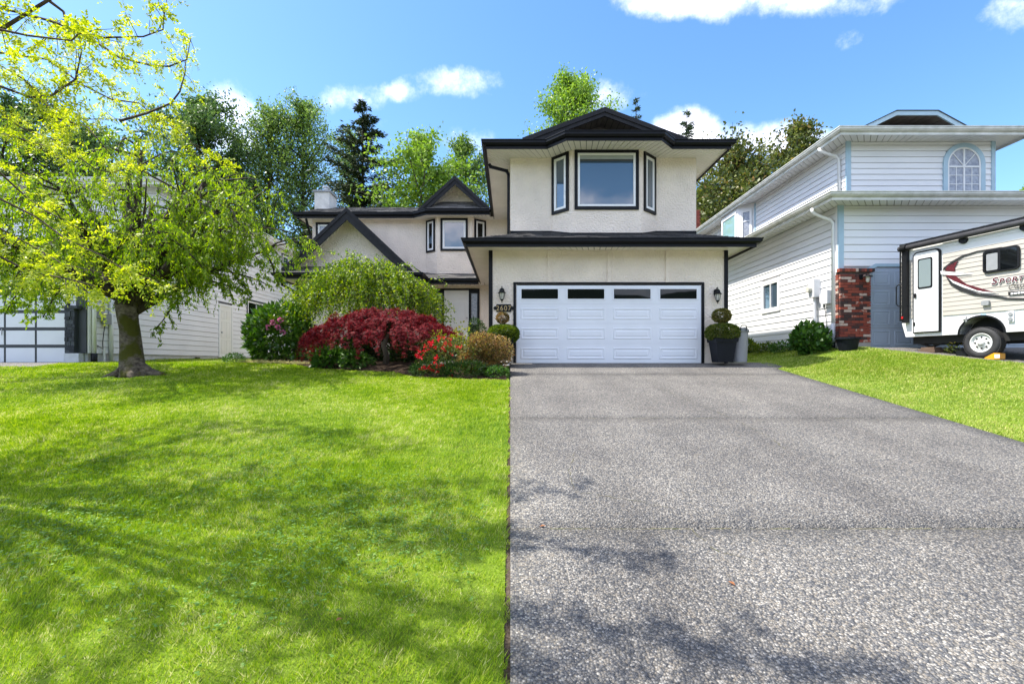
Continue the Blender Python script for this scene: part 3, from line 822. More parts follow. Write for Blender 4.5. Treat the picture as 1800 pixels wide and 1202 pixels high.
def gable(parent, cx, apex, foot, hw, y_front, y_wall, y_back, rake_h, wall_mat, shm, wall_bottom, name, soff=True, rake_t=0.045, soff_mat='soffit'):
    """a gable: two roof planes, rake boards, boarded underside, triangle of wall"""
    for s in (-1, 1):
        f0, a0 = V(cx+s*hw, y_front, foot), V(cx, y_front, apex)
        f1, a1 = V(cx+s*hw, y_back, foot), V(cx, y_back, apex)
        MB().slab([f0, a0, a1, f1], 0.035).build('gable_roof', M['deck'], parent)
        if s < 0: shingles(parent, [(f1, f0, a0, a1)], shm, 0.15)
        else: shingles(parent, [(f0, f1, a1, a0)], shm, 0.15)
        sl = (a0-f0); nn = V(-sl.z, 0, sl.x).normalized()
        if nn.z < 0: nn = -nn
        dn = -nn*rake_h
        # rake board in two steps, mitred upright at the ridge
        vert = rake_h/max(0.25, abs(nn.z))
        o0 = V(0, -0.012, 0.012)
        pts = [f0+o0, a0+o0, a0+o0+V(0, 0, -vert), f0+o0+dn]
        MB().prism([q + V(0, -rake_t, 0) for q in pts] if s < 0 else [q + V(0, -rake_t, 0) for q in reversed(pts)], (0, rake_t, 0)).build('rake_board', M['blackrake'], parent)
        v2 = 0.10
        pts = [f0+o0+V(0,0,0.016), a0+o0+V(0,0,0.016), a0+o0+V(0, 0, -v2/max(.25,abs(nn.z))), f0+o0-nn*v2]
        MB().prism([q + V(0, -rake_t-0.03, 0) for q in pts] if s < 0 else [q + V(0, -rake_t-0.03, 0) for q in reversed(pts)], (0, 0.028, 0)).build('rake_trim', M['blackrake'], parent)
        if soff:
            n = max(3, int(sl.length/0.16)); dpt = nn*(-0.10)
            for i in range(n):
                t0, t1 = i/n, (i+1)/n-0.006
                q0, q1 = f0.lerp(a0, t0)+dpt, f0.lerp(a0, t1)+dpt
                q0.y = q1.y = y_front+0.004
                r0, r1 = q0.copy(), q1.copy(); r0.y = r1.y = y_wall
                MB().hexa([q0, q1, r1, r0, q0+nn*0.012, q1+nn*0.012, r1+nn*0.012, r0+nn*0.012]).build('soffit_board', M[soff_mat], parent)
    tri_h = apex-0.05
    m = (apex-foot)/hw
    wb = wall_bottom
    x_w = hw-(wb-foot)/m-0.02 if wb > foot else hw-0.02
    MB().prism([(cx-x_w, y_wall, wb), (cx+x_w, y_wall, wb), (cx, y_wall, tri_h)], (0, 0.08, 0)).build(name, wall_mat, parent)

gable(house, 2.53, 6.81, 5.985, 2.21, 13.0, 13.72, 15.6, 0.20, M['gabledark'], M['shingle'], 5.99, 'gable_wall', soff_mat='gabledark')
# bay windows, upper front
FB = Frame((1.65, UB, 0), (1, 0, 0))
uz0, uz1 = 4.115, 5.715
window(house, FB, 0.075, 1.80, uz0, uz1, 0.085, 'black', 0.058, 'white', 'glass', blind=0.10)
dl = V(1.65-1.16, UB-UY0, 0)
FL = Frame((1.16, UY0, 0), dl); L = dl.length
window(house, FL, 0.02, L-0.09, uz0, uz1, 0.085, 'black', 0.07, 'white', 'glass')
dr = V(4.05-3.53, UY0-UB, 0)
FRt = Frame((3.53, UB, 0), dr); L = dr.length
window(house, FRt, 0.10, L-0.015, uz0, uz1, 0.085, 'black', 0.07, 'white', 'glass')

downspout(house, [(-0.60, 13.78, 5.66), (-0.56, 13.76, 5.58), (-0.10, 13.66, 5.42), (-0.05, 13.62, 5.30), (-0.05, 13.62, 3.55)], M['black'])
downspout(house, [(6.10, 14.4, 2.88), (6.02, 14.3, 2.74), (5.74, 14.0, 2.62), (5.70, 13.9, 2.45), (5.70, 13.9, 0.0)], M['black'])

# ---- left wing: upper eave, roof, bay, gable
WE = [(-8.35, 24.9), (-8.35, 18.9), (-3.78, 18.9), (-3.2, 18.48), (-0.78, 18.48)]
WW = [(-7.9, 24.9), (-7.9, 19.3), (-3.36, 19.3), (-2.87, 18.93), (-0.78, 18.93)]
eaves(house, WE, 5.655, 5.87, M['black'])
soffit(house, WE, WW, 5.715, M['soffit'])
soffit(house, [(-1.4, 18.93), (-0.5, 18.93)], [(-1.0, 19.3), (-0.01, 19.3)], 5.712, M['soffit'])
wa, wb_, wr = (-8.38, 18.86, 5.85), (0.4, 18.86, 5.85), 21.95
wz = 5.85+0.39*(wr-18.86)
MB().slab([wa, wb_, (0.4, wr, wz), (-8.38, wr, wz)], 0.03).slab([(-8.38, wr, wz), (0.4, wr, wz), (0.4, 25.0, 5.85), (-8.38, 25.0, 5.85)], 0.03).build('wing_roof', M['deck'], house)
shingles(house, [(wa, wb_, (0.4, wr, wz), (-8.38, wr, wz))], M['shinglegrey'], 0.15)
MB().prism([(-7.88, 19.35, 5.7), (-7.88, 24.85, 5.7), (-7.88, wr, wz-0.15)], (0.06, 0, 0)).build('end_gable', M['stucco'], house)
gable(house, -2.13, 7.16, 5.87, 1.42, 18.62, 19.28, 20.9, 0.24, M['stucco'], M['shinglegrey'], 5.9, 'gable_wall')
q = [(-3.25, 18.44, 5.86), (-0.70, 18.44, 5.86), (-1.55, 19.27, 6.42), (-2.72, 19.27, 6.42)]
MB().slab(q, 0.02).slab([(-3.8, 18.86, 5.86), (-3.25, 18.44, 5.86), (-2.72, 19.27, 6.42), (-3.4, 19.27, 6.10)], 0.02).build('bay_roof', M['deck'], house)
shingles(house, [q, ((-3.8, 18.86, 5.862), (-3.25, 18.44, 5.862), (-2.72, 19.27, 6.42), (-3.4, 19.27, 6.10))], M['shinglegrey'], 0.14)
FB = Frame((-2.87, 18.93, 0), (1, 0, 0))
window(house, FB, 0.14, 1.21, 4.38, 5.66, 0.085, 'black', 0.075, 'white', 'glass')
dl = V(0.49, -0.37, 0); FL = Frame((-3.36, 19.3, 0), dl)
window(house, FL, 0.03, dl.length-0.10, 4.38, 5.66, 0.075, 'black', 0.07, 'white', 'darkglass')
dr = V(0.52, 0.37, 0); FRt = Frame((-1.49, 18.93, 0), dr)
window(house, FRt, 0.09, dr.length-0.02, 4.38, 5.66, 0.075, 'black', 0.07, 'white', 'darkglass')
FW = Frame((-7.9, 19.3, 0), (1, 0, 0))
window(house, FW, 0.15, 1.6, 4.2, 5.60, 0.085, 'black', 0.07, 'white', 'glass', mv=(0.5,))
# chimney
ch = MB().box(-8.5, -7.86, 21.0, 21.9, 0, 7.42).build('chimney', M['chimney'], house)
MB().box(-8.56, -7.80, 20.94, 21.96, 7.42, 7.50).build('cap', M['boxgrey'], ch)
MB().lathe((-8.15, 21.4, 7.50), [(0.10, 0), (0.10, 0.22), (0.15, 0.23), (0.15, 0.30), (0.11, 0.31)], 14).build('flue', M['steel'], ch, smooth=False)
downspout(house, [(-8.0, 18.95, 5.66), (-7.98, 19.05, 5.4), (-7.94, 19.22, 5.1), (-7.94, 19.24, 3.9)], M['black'])

# ---- ground floor left: living room pent roof, steep gable, porch
LE = [(-8.0, 19.3), (-8.0, 16.5), (-3.08, 16.5), (-3.08, 17.62), (-1.16, 17.62)]
LW = [(-7.55, 19.3), (-7.55, 17.2), (-3.6, 17.2), (-3.6, 18.3), (-1.16, 18.3)]
eaves(house, LE, 2.87, 3.075, M['black'])
soffit(house, LE, LW, 2.935, M['soffit'])
soffit(house, [(-1.16, 17.62), (-0.52, 17.62)], [(-1.16, 18.3), (-0.52, 18.3)], 2.935, M['soffit'])
lq = [((-8.04, 16.46, 3.06), (-3.04, 16.46, 3.06), (-3.5, 17.30, 3.46), (-7.3, 17.30, 3.46)),
      ((-8.04, 19.3, 3.06), (-8.04, 16.46, 3.06), (-7.3, 17.30, 3.46), (-7.3, 19.3, 3.46)),
      ((-3.04, 17.58, 3.06), (-0.60, 17.58, 3.06), (-0.60, 19.30, 3.60), (-3.5, 19.30, 3.60)),
      ((-3.04, 16.46, 3.06), (-3.04, 17.58, 3.06), (-3.5, 19.3, 3.60), (-3.5, 17.3, 3.46))]
mb = MB()
for q in lq: mb.slab(q, 0.02)
mb.build('pent_roof', M['deck'], house)
shingles(house, lq, M['shinglegrey'], 0.14)
gable(house, -5.64, 5.33, 3.20, 2.26, 16.72, 17.25, 19.3, 0.30, M['stucco'], M['shinglegrey'], 3.3, 'gable_wall')
MB().box(-7.60, -7.52, 17.14, 17.26, 0.1, 2.93).build('corner_board', M['black'], house)
downspout(house, [(-7.95, 16.75, 2.88), (-7.93, 16.85, 2.72), (-7.66, 17.1, 2.55), (-7.63, 17.14, 2.45), (-7.63, 17.14, 0.3)], M['black'])
# front door with sidelights
FP = Frame((0, 18.3, 0), (1, 0, 0))
dx0, dx1 = -2.50, -1.565; fz = 0.72
surround = MB()
surround.fbox(FP, -2.89, -1.16, fz+2.03, fz+2.09, 0, 0.05)
for a, b_ in ((-2.89, -2.83), (-2.56, dx0), (dx1, -1.505), (-1.22, -1.16)): surround.fbox(FP, a, b_, fz, fz+2.03, 0, 0.05)
for a, b_ in ((-2.83, -2.56), (-1.505, -1.22)): surround.fbox(FP, a, b_, fz, fz+0.72, 0, 0.04); surround.fbox(FP, a, b_, fz+1.94, fz+2.03, 0, 0.04)
surround.build('door_surround', M['black'], house)
for a, b_ in ((-2.83, -2.56), (-1.505, -1.22)):
    sl = MB().fring(FP, a+0.005, b_-0.005, fz+0.725, fz+1.935, 0.022, 0.0, 0.045).build('sidelight', M['black'], house)
    MB().fbox(FP, a+0.03, b_-0.03, fz+0.75, fz+1.91, 0.0, 0.012).build('pane', M['lacegl'], sl)
MB().fbox(FP, -1.485, -1.425, fz+0.78, fz+0.87, 0.012, 0.015).build('sticker', M['white'], house)
fd = MB().fbox(FP, dx0+0.004, dx1-0.004, fz+0.01, fz+2.026, 0, 0.030).build('front_door', M['entrywhite'], house)
dw = (dx1-dx0)/2
for c_ in range(2):
    for (z0, z1) in ((0.16, 0.72), (0.86, 1.55), (1.66, 1.90)):
        stamped(MB(), FP, dx0+c_*dw+0.10-c_*0.03, dx0+(c_+1)*dw-0.07-c_*0.03, fz+z0, fz+z1, 0.030, 0.010, 0.018).build('panel', M['entrywhite'], fd)
MB().lathe((dx1-0.07, 18.22, fz+0.98), [(0.01, -0.03), (0.03, 0), (0.01, 0.03)], 10).build('handle', M['steel'], fd)
MB().box(-3.6, -0.53, 17.0, 18.3, -0.3, fz-0.01).build('porch_slab', M['concrete'], house)
MB().box(-3.0, -1.0, 16.5, 17.0, -0.3, fz-0.25).build('porch_step', M['concrete'], house)

# ------------------------------------------------------------------ lettering
def lettering(parent, text, F, a, b, c, size, mat, shear=0.0, bold=0.0, extrude=0.003, spacing=1.0, name='lettering', width=None):
    cu = bpy.data.curves.new(name, 'FONT'); cu.body = text; cu.size = size; cu.shear = shear; cu.offset = bold
    cu.extrude = extrude; cu.space_character = spacing; cu.resolution_u = 4
    t = bpy.data.objects.new(name, cu); COL.objects.link(t)
    dg = bpy.context.evaluated_depsgraph_get(); dg.update()
    me = bpy.data.meshes.new_from_object(t.evaluated_get(dg)); bpy.data.objects.remove(t)
    n = len(me.vertices); co = np.empty(n*3, dtype=np.float32); me.vertices.foreach_get('co', co); co = co.reshape(-1, 3)
    if width: co[:, 0] *= width/max(1e-6, co[:, 0].max())
    u, w, nn = np.array(F.u), np.array(F.w), np.array(F.n)
    at = F.p(a, b, c)
    out = co[:, :1]*u + co[:, 1:2]*w + co[:, 2:3]*nn
    me.vertices.foreach_set('co', out.astype(np.float32).ravel()); me.update()
    me.materials.clear(); me.materials.append(mat)
    o = bpy.data.objects.new(name, me)
    return put(o, parent, at)

# ------------------------------------------------------------------ things fixed to our house or standing by it
sign = thing('house_number_sign', (-0.17, GY0-0.012, 1.33), 'black plaque with gold house number 2607 on the stucco', 'sign')
pl = []
for (a, b_) in ((-0.44, 1.43), (-0.415, 1.475), (-0.375, 1.475), (-0.355, 1.53), (0.015, 1.53), (0.035, 1.475), (0.075, 1.475), (0.10, 1.43), (0.075, 1.385), (0.035, 1.385), (0.015, 1.33), (-0.355, 1.33), (-0.375, 1.385), (-0.415, 1.385)):
    pl.append(FG.p(a, b_, 0.026))
MB().prism(pl, (0, 0.022, 0)).build('plaque', M['iron'], sign)
for i, ch_ in enumerate('2607'):
    lettering(sign, ch_, FG, -0.368+i*0.102, 1.365, 0.028, 0.185, M['gold'], bold=0.002, name='digit', width=0.082)

def lantern(x, y, z, label):
    t = thing('wall_lantern', (x, y, z), label, 'lantern', 'black lanterns beside the garage door')
    F = Frame((x, y, z), (1, 0, 0))
    MB().lathe((x, y-0.012, z+0.10), [(0.02, -0.09), (0.055, -0.06), (0.06, 0.0), (0.055, 0.06), (0.02, 0.09)], 12, 1, 0.35).build('backplate', M['iron'], t)
    MB().tube([(x, y-0.02, z+0.16), (x, y-0.07, z+0.22), (x, y-0.12, z+0.20), (x, y-0.13, z+0.14)], 0.011, 8).build('arm', M['iron'], t, smooth=True)
    c = (x, y-0.13, z)
    MB().lathe(c, [(0.012, -0.20), (0.012, -0.16), (0.035, -0.145), (0.045, -0.12), (0.05, -0.115)], 8).build('finial', M['iron'], t)
    MB().lathe(c, [(0.042, -0.115), (0.075, 0.04)], 8).build('glass', M['lampglass'], t)
    cage = MB()
    for k in range(8):
        a = 2*math.pi*k/8
        cage.tube([(c[0]+0.046*math.cos(a), c[1]+0.046*math.sin(a), z-0.115), (c[0]+0.081*math.cos(a), c[1]+0.081*math.sin(a), z+0.04)], 0.006, 4)
    cage.build('cage', M['iron'], t)
    MB().lathe(c, [(0.10, 0.04), (0.10, 0.055), (0.07, 0.09), (0.062, 0.13), (0.04, 0.165), (0.012, 0.175), (0.012, 0.215), (0.004, 0.23)], 8).build('cap', M['iron'], t)
lantern(-0.215, GY0, 1.76, 'black wall lantern above the house number plaque')
lantern(5.35, GY0, 1.73, 'black wall lantern above the potted topiary in the black planter')

bin_ = thing('waste_bin', (5.78, 12.2, 0.0), 'grey plastic waste bin with lid beside the black planter', 'bin')
MB().lathe((5.78, 12.2, 0.02), [(0.17, 0), (0.175, 0.02), (0.205, 0.74), (0.215, 0.76)], 24).build('body', M['binbody'], bin_, smooth=False)
lid = MB().lathe((5.78, 12.2, 0.02), [(0.225, 0.755), (0.225, 0.80), (0.20, 0.84), (0.12, 0.865), (0.02, 0.87)], 24).build('lid', M['binlid'], bin_)
MB().tube([(5.70, 11.97, 0.80), (5.70, 11.95, 0.90), (5.72, 11.95, 0.93), (5.82, 11.95, 0.93), (5.84, 11.95, 0.90), (5.84, 11.97, 0.80)], 0.013, 6).build('handle', M['rvblack'], lid)

pot_ = thing('patio_pot', (-1.35, 17.4, 0.72), 'terracotta pot near the front door', 'pot')
MB().lathe((-1.05, 16.9, 0.5), [(0.14, 0), (0.22, 0.32), (0.25, 0.32), (0.25, 0.40), (0.21, 0.40), (0.18, 0.35)], 18).build('bowl', M['terracotta'], pot_)

# ------------------------------------------------------------------ neighbour with white siding, brick pier and trailer
nb = thing('siding_house', (11.5, 16.0, 0.4), 'white siding house with pale blue trim, arched window and brick pier', 'house')
RX, RY = 8.77, 12.9
MB().box(RX+0.03, 15.0, RY+0.03, 23.6, -0.2, 0.56).build('foundation', M['concrete'], nb)
MB().box(RX, 15.0, RY, 23.6, 0.56, 4.20).build('lower_wall', M['gap'], nb)
MB().box(9.54, 13.67, 13.7, 23.6, 4.1, 6.28).build('upper_wall', M['gap'], nb)
FS = Frame((RX, RY, 0), (0, -1, 0)); FF = Frame((RX, RY, 0), (1, 0, 0))
siding(nb, FS, -10.7, -0.02, 0.56, 4.19, 0.193, M['vinyl'], [(-3.92, -2.76, 1.70, 2.80)])
siding(nb, FF, 0.02, 6.2, 2.58, 4.19, 0.193, M['vinyl'])
FUS = Frame((9.54, 13.7, 0), (0, -1, 0)); FUF = Frame((9.54, 13.7, 0), (1, 0, 0))
AW = (2.69, 3.87)                                            # arched window span on the upper front
acx, ahw = (AW[0]+AW[1])/2, (AW[1]-AW[0])/2
spring = 5.62
siding(nb, FUS, -9.9, -0.02, 4.35, 6.26, 0.165, M['vinyl'], [(-7.6, -5.1, 4.3, 6.3)])
siding(nb, FUF, 0.02, 4.13, 4.35, 6.26, 0.165, M['vinyl'], [(AW[0]+0.1, AW[1]-0.1, 4.3, 5.9)])
for F, a0, a1, z0, z1 in ((FF, -0.045, 0.10, 2.5, 4.19), (FS, -0.10, -0.001, 0.56, 4.19), (FUF, -0.045, 0.085, 4.3, 6.26), (FUF, 4.06, 4.17, 4.3, 6.26)):
    MB().fbox(F, a0, a1, z0, z1, 0, 0.045).build('corner_board', M['trimblue'] if F is not FS else M['vinyl'], nb)
# eaves and roofs
NE = [(8.19, 23.6), (8.19, 12.3), (15.6, 12.3)]
NW = [(8.77, 23.6), (8.77, 12.9), (15.6, 12.9)]
eaves(nb, NE, 4.14, 4.335, M['gutter']); soffit(nb, NE, NW, 4.195, M['white'], 0.2)
NE2 = [(9.0, 24.0), (9.0, 13.15), (14.2, 13.15), (14.2, 24.0)]
NW2 = [(9.54, 24.0), (9.54, 13.7), (13.67, 13.7), (13.67, 24.0)]
eaves(nb, NE2, 6.195, 6.39, M['gutter']); soffit(nb, NE2, NW2, 6.26, M['white'], 0.2)
MB().slab([(8.16, 12.27, 4.32), (15.6, 12.27, 4.32), (15.6, 13.75, 4.66), (9.6, 13.75, 4.66)], 0.03).slab([(8.16, 23.6, 4.32), (8.16, 12.27, 4.32), (9.6, 13.75, 4.66), (9.6, 23.6, 4.66)], 0.03).slab([(13.6, 13.75, 4.66), (15.6, 13.75, 4.66), (15.6, 23.6, 4.66), (13.6, 23.6, 4.66)], 0.03).build('skirt_roof', M['deck'], nb)
nz_ = 6.38+0.28*2.63
MB().slab([(8.97, 13.12, 6.38), (14.23, 13.12, 6.38), (11.6, 15.75, nz_)], 0.03).slab([(8.97, 24, 6.38), (8.97, 13.12, 6.38), (11.6, 15.75, nz_), (11.6, 24, nz_)], 0.03).slab([(14.23, 13.12, 6.38), (14.23, 24, 6.38), (11.6, 24, nz_), (11.6, 15.75, nz_)], 0.03).build('hip_roof', M['deck'], nb)
# clipped gable on top
go = [(9.52, 6.40), (10.62, 6.93), (11.77, 6.93), (12.75, 6.40)]
def inset(t): return [(9.52+2.35*t, 6.40), (10.62+0.16*t, 6.93-t), (11.77-0.16*t, 6.93-t), (12.75-2.35*t, 6.40)]
gi = inset(0.115)
for k in range(3):
    quad = [go[k], go[k+1], gi[k+1], gi[k]]
    MB().prism([(x, 13.30, z) for x, z in quad][::-1], (0, 0.04, 0)).build('gable_trim', M['trimblue'], nb)
    MB().slab([(go[k][0], 13.28, go[k][1]+0.02), (go[k+1][0], 13.28, go[k+1][1]+0.02), (go[k+1][0], 18.0, go[k+1][1]+0.02), (go[k][0], 18.0, go[k][1]+0.02)], 0.02).build('gable_roof', M['deck'], nb)
    a, b_ = Vector((gi[k][0], 0, gi[k][1])), Vector((gi[k+1][0], 0, gi[k+1][1]))
    m_ = max(2, int((b_-a).length/0.19))
    for i in range(m_):
        q0, q1 = a.lerp(b_, i/m_), a.lerp(b_, (i+1)/m_-0.02)
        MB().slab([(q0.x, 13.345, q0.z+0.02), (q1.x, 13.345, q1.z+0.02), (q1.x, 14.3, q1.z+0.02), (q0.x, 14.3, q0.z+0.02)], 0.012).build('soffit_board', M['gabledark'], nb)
MB().prism([(x, 14.25, z) for x, z in gi][::-1], (0, 0.05, 0)).build('gable_wall', M['vinylgrey'], nb)
# arched window
def arc(r, n=18): return [(acx+r*math.cos(math.pi-math.pi*i/n), spring+r*math.sin(math.pi-math.pi*i/n)) for i in range(n+1)]
def arch_ring(F, r0, r1, zb, c0, c1):
    o_, i_ = arc(r1), arc(r0)
    o_ = [(o_[0][0], zb)]+o_+[(o_[-1][0], zb)]; i_ = [(i_[0][0], zb)]+i_+[(i_[-1][0], zb)]
    mb = MB()
    for k in range(len(o_)-1):
        p = [F.p(*o_[k], c1), F.p(*o_[k+1], c1), F.p(*i_[k+1], c1), F.p(*i_[k], c1)]; q = [F.p(*o_[k], c0), F.p(*o_[k+1], c0), F.p(*i_[k+1], c0), F.p(*i_[k], c0)]
        mb.hexa(q+p)
    return mb
aw = arch_ring(FUF, ahw-0.12, ahw, 4.4, 0.0, 0.06).build('arched_window', M['trimblue'], nb)
arch_ring(FUF, ahw-0.165, ahw-0.12, 4.4, 0.0, 0.05).build('frame', M['white'], aw)
pane = [FUF.p(x, z, 0.034) for x, z in arc(ahw-0.15)]
MB().prism([FUF.p(acx-ahw+0.15, 4.4, 0.034)]+pane+[FUF.p(acx+ahw-0.15, 4.4, 0.034)], (0, 0.02, 0)).build('pane', M['lacegl'], aw)
bars = MB()
bars.fbox(FUF, acx-ahw+0.16, acx+ahw-0.16, spring-0.10, spring-0.055, 0.034, 0.05)
bars.fbox(FUF, acx-0.022, acx+0.022, 4.4, spring+ahw-0.15, 0.034, 0.048)
for s in (-1, 1):
    bars.beam(FUF.p(acx, spring-0.07, 0.042), FUF.p(acx+s*0.32, spring+0.30, 0.042), 0.02, 0.014, (0, 1, 0))
    bars.fbox(FUF, acx+s*0.22-0.009, acx+s*0.22+0.009, 4.4, spring-0.1, 0.034, 0.044)
    for z in (4.75, 5.05, 5.30): bars.fbox(FUF, acx+s*0.23-0.19, acx+s*0.23+0.19, z-0.009, z+0.009, 0.034, 0.043)
bars.build('glazing_bars', M['white'], aw)
# side window and bay
window(nb, FS, -3.92, -2.76, 1.70, 2.80, 0.10, 'white', 0.05, 'white', 'glass', mv=(0.5,), tt=0.055)
bayp = [(9.54, 21.2), (9.08, 20.75), (9.08, 19.35), (9.54, 18.85)]
MB().prism([(x, y, 4.3) for x, y in bayp], (0, 0, 1.95)).build('side_bay', M['vinyl'], nb)
F1 = Frame((9.08, 19.35, 0), V(0.46, -0.5, 0)); F2 = Frame((9.08, 20.75, 0), (0, -1, 0)); F0 = Frame((9.54, 21.2, 0), V(-0.46, -0.45, 0))
window(nb, F1, 0.14, 0.58, 4.5, 6.05, 0.05, 'white', 0.045, 'white', 'lacegl', mh=(0.72,))
window(nb, F2, 0.04, 1.36, 4.5, 6.10, 0.06, 'white', 0.05, 'white', 'teal')
MB().box(9.50, 9.545, 18.74, 18.84, 4.4, 6.2).build('corner_board', M['trimblue'], nb)
window(nb, FUS, -9.1, -8.3, 5.0, 5.75, 0.06, 'white', 0.04, 'white', 'glass')
# downspouts
def pipe(parent, pts, r, mat, name='downspout'): return MB().tube(pts, r, 8).build(name, mat, parent, smooth=True)
pipe(nb, [(8.12, 13.02, 4.16), (8.14, 13.02, 4.06), (8.22, 13.02, 4.0), (8.62, 13.02, 3.84), (8.69, 13.02, 3.76), (8.69, 13.02, 1.05)], 0.042, M['white'])
pipe(nb, [(8.69, 13.02, 1.06), (8.69, 13.02, 0.56)], 0.058, M['meter'])
pipe(nb, [(8.69, 13.02, 0.56), (8.69, 13.02, 0.28)], 0.075, M['rvblack'], 'drain_boot')
pipe(nb, [(8.92, 13.98, 6.20), (8.96, 13.96, 6.1), (9.36, 13.93, 5.96), (9.46, 13.92, 5.88), (9.46, 13.92, 4.5)], 0.042, M['white'])
# grey garage door
gd = MB().fbox(FF, 0.78, 5.65, 0.30, 2.53, 0.0, 0.02).build('garage_door', M['greydoor'], nb)
for r_ in range(4):
    for c_ in range(8):
        a0 = 0.80+c_*0.605+0.06; b0 = 0.40+r_*0.53+0.07
        stamped(MB(), FF, a0, a0+0.49, b0, b0+0.39, 0.020, 0.010, 0.022).build('panel', M['greydoor'], gd)
    MB().fbox(FF, 0.79, 5.64, 0.40+r_*0.53-0.006, 0.40+r_*0.53+0.006, 0.019, 0.0215).build('seam', M['boxgrey'], gd)
tr = MB().fbox(FF, 0.735, 0.785, 0.30, 2.45, 0, 0.05)
tr.prism([FF.p(0.735, 2.45, 0.05), FF.p(0.785, 2.45, 0.05), FF.p(0.98, 2.56, 0.05), FF.p(5.7, 2.56, 0.05), FF.p(5.7, 2.64, 0.05), FF.p(0.94, 2.64, 0.05), FF.p(0.735, 2.52, 0.05)], (0, 0.045, 0))
tr.build('door_trim', M['trimblue'], nb)
# brick pier: every brick a piece, cap of bricks on edge
pier = MB().box(8.705, 9.485, 12.765, 12.93, 0.1, 2.40).build('brick_pier', M['mortar'], nb)
MB().box(8.69, 9.50, 12.75, 12.93, 0.05, 0.545).build('pier_base', M['concrete'], nb)
bl, bh, ms = 0.193, 0.062, 0.010
nco = int((2.40-0.55)/(bh+ms))
bmesh_cache = {}
def brick_obj(L, w, h, key):
    if key not in bmesh_cache:
        o = MB().box(-L/2, L/2, -w/2, w/2, -h/2, h/2)
        me = bpy.data.meshes.new('brick'); me.from_pydata(o.v, [], o.f); me.materials.append(M['brick']); bmesh_cache[key] = me
    return bmesh_cache[key]
for k in range(nco):
    z = 0.55+k*(bh+ms)+bh/2
    x = 8.695-(0.5*(bl+ms) if k % 2 else 0)
    while x < 9.49:
        x0, x1 = max(8.695, x), min(9.495, x+bl)
        if x1-x0 > 0.03:
            key = 'b%d' % round((x1-x0)*100)
            o = bpy.data.objects.new('brick', brick_obj(x1-x0, 0.06, bh, key))
            put(o, pier, ((x0+x1)/2, 12.755+0.012+random.uniform(-0.004, 0.004), z))
        x += bl+ms
    for j, (y0, y1) in enumerate(((12.80, 12.91),)):
        o = bpy.data.objects.new('brick', brick_obj(0.06, y1-y0, bh, 'side')); put(o, pier, (8.712, (y0+y1)/2+0.005, z))
for k in range(13):
    x = 8.66+k*0.072
    o = bpy.data.objects.new('brick', brick_obj(0.064, 0.12, 0.085, 'cap')); o.data = o.data; put(o, pier, (x+0.032, 12.77, 2.445))
MB().box(8.67, 9.58, 12.74, 12.9, 2.398, 2.404).build('cap_bed', M['mortar'], pier)
# brick chimney at the back
bc = MB().box(9.02, 9.42, 24.02, 24.5, 0.3, 7.5).build('chimney', M['mortar'], nb)
mb = MB()
for k in range(36):
    z = 4.9+k*0.075
    for j in range(-1, 3):
        x0 = 9.0+j*0.2+(0.1 if k % 2 else 0); xa, xb = max(9.0, x0), min(9.44, x0+0.19)
        if xb-xa > 0.04: mb.box(xa, xb, 24.0, 24.03, z, z+0.065)
mb.build('bricks', M['brickred'], bc, kind='stuff')

t = thing('garage_lantern', (9.25, 12.74, 2.2), 'dark wall lantern on the brick pier', 'lantern')
MB().box(9.19, 9.27, 12.715, 12.735, 2.20, 2.33).build('backplate', M['iron'], t)
MB().tube([(9.23, 12.72, 2.30), (9.26, 12.62, 2.33), (9.30, 12.58, 2.28)], 0.012, 6).build('arm', M['iron'], t)
MB().lathe((9.30, 12.58, 2.16), [(0.12, 0.08), (0.115, 0.09), (0.04, 0.13), (0.01, 0.14)], 12).build('shade', M['iron'], t)
MB().lathe((9.30, 12.58, 2.16), [(0.02, -0.06), (0.04, -0.03), (0.045, 0.08)], 10).build('glass', M['lampglass'], t)

t = thing('electric_meter', (8.66, 13.8, 1.85), 'white electric meter box with glass dial on the siding wall', 'meter')
MB().fbox(FS, -0.98, -0.72, 1.86, 2.36, 0.03, 0.21).build('box', M['meter'], t)
MB().tube([FS.p(-0.90, 2.10, 0.21), FS.p(-0.90, 2.10, 0.26), FS.p(-0.90, 2.10, 0.30)], [0.095, 0.095, 0.08], 16).build('dial', M['lampglass'], t)
MB().tube([FS.p(-0.86, 1.86, 0.10), FS.p(-0.86, 0.45, 0.10)], 0.045, 10).build('conduit', M['meter'], t)
MB().tube([FS.p(-0.78, 1.86, 0.06), FS.p(-0.74, 1.2, 0.06), FS.p(-0.77, 0.5, 0.06)], 0.011, 6).build('cable', M['boxgrey'], t)
t = thing('utility_box', (8.66, 13.4, 1.6), 'pale utility box with a dark cable, next to the meter', 'utility box')
MB().fbox(FS, -0.50, -0.22, 1.62, 1.98, 0.03, 0.17).build('box', M['meter'], t)
MB().fbox(FS, -0.64, -0.52, 1.68, 1.92, 0.03, 0.11).build('junction', M['white'], t)
MB().tube([FS.p(-0.47, 1.62, 0.10), FS.p(-0.46, 1.4, 0.06), FS.p(-0.42, 0.95, 0.05), FS.p(-0.41, 0.6, 0.05)], 0.009, 6).build('cable', M['rvblack'], t)

t = thing('planter_tub', (8.62, 12.35, Hs(8.62, 12.35)), 'low black planter tub at the foot of the brick pier', 'planter')
MB().lathe((8.62, 12.35, Hs(8.62, 12.35)-0.01), [(0.19, 0), (0.255, 0.28), (0.285, 0.285), (0.285, 0.335), (0.25, 0.335), (0.235, 0.27)], 22).build('bowl', M['potblack'], t)
MB().lathe((8.62, 12.35, Hs(8.62, 12.35)+0.24), [(0.235, 0.0), (0.20, 0.02), (0.05, 0.03)], 16).build('potting_soil', M['soil'], t)

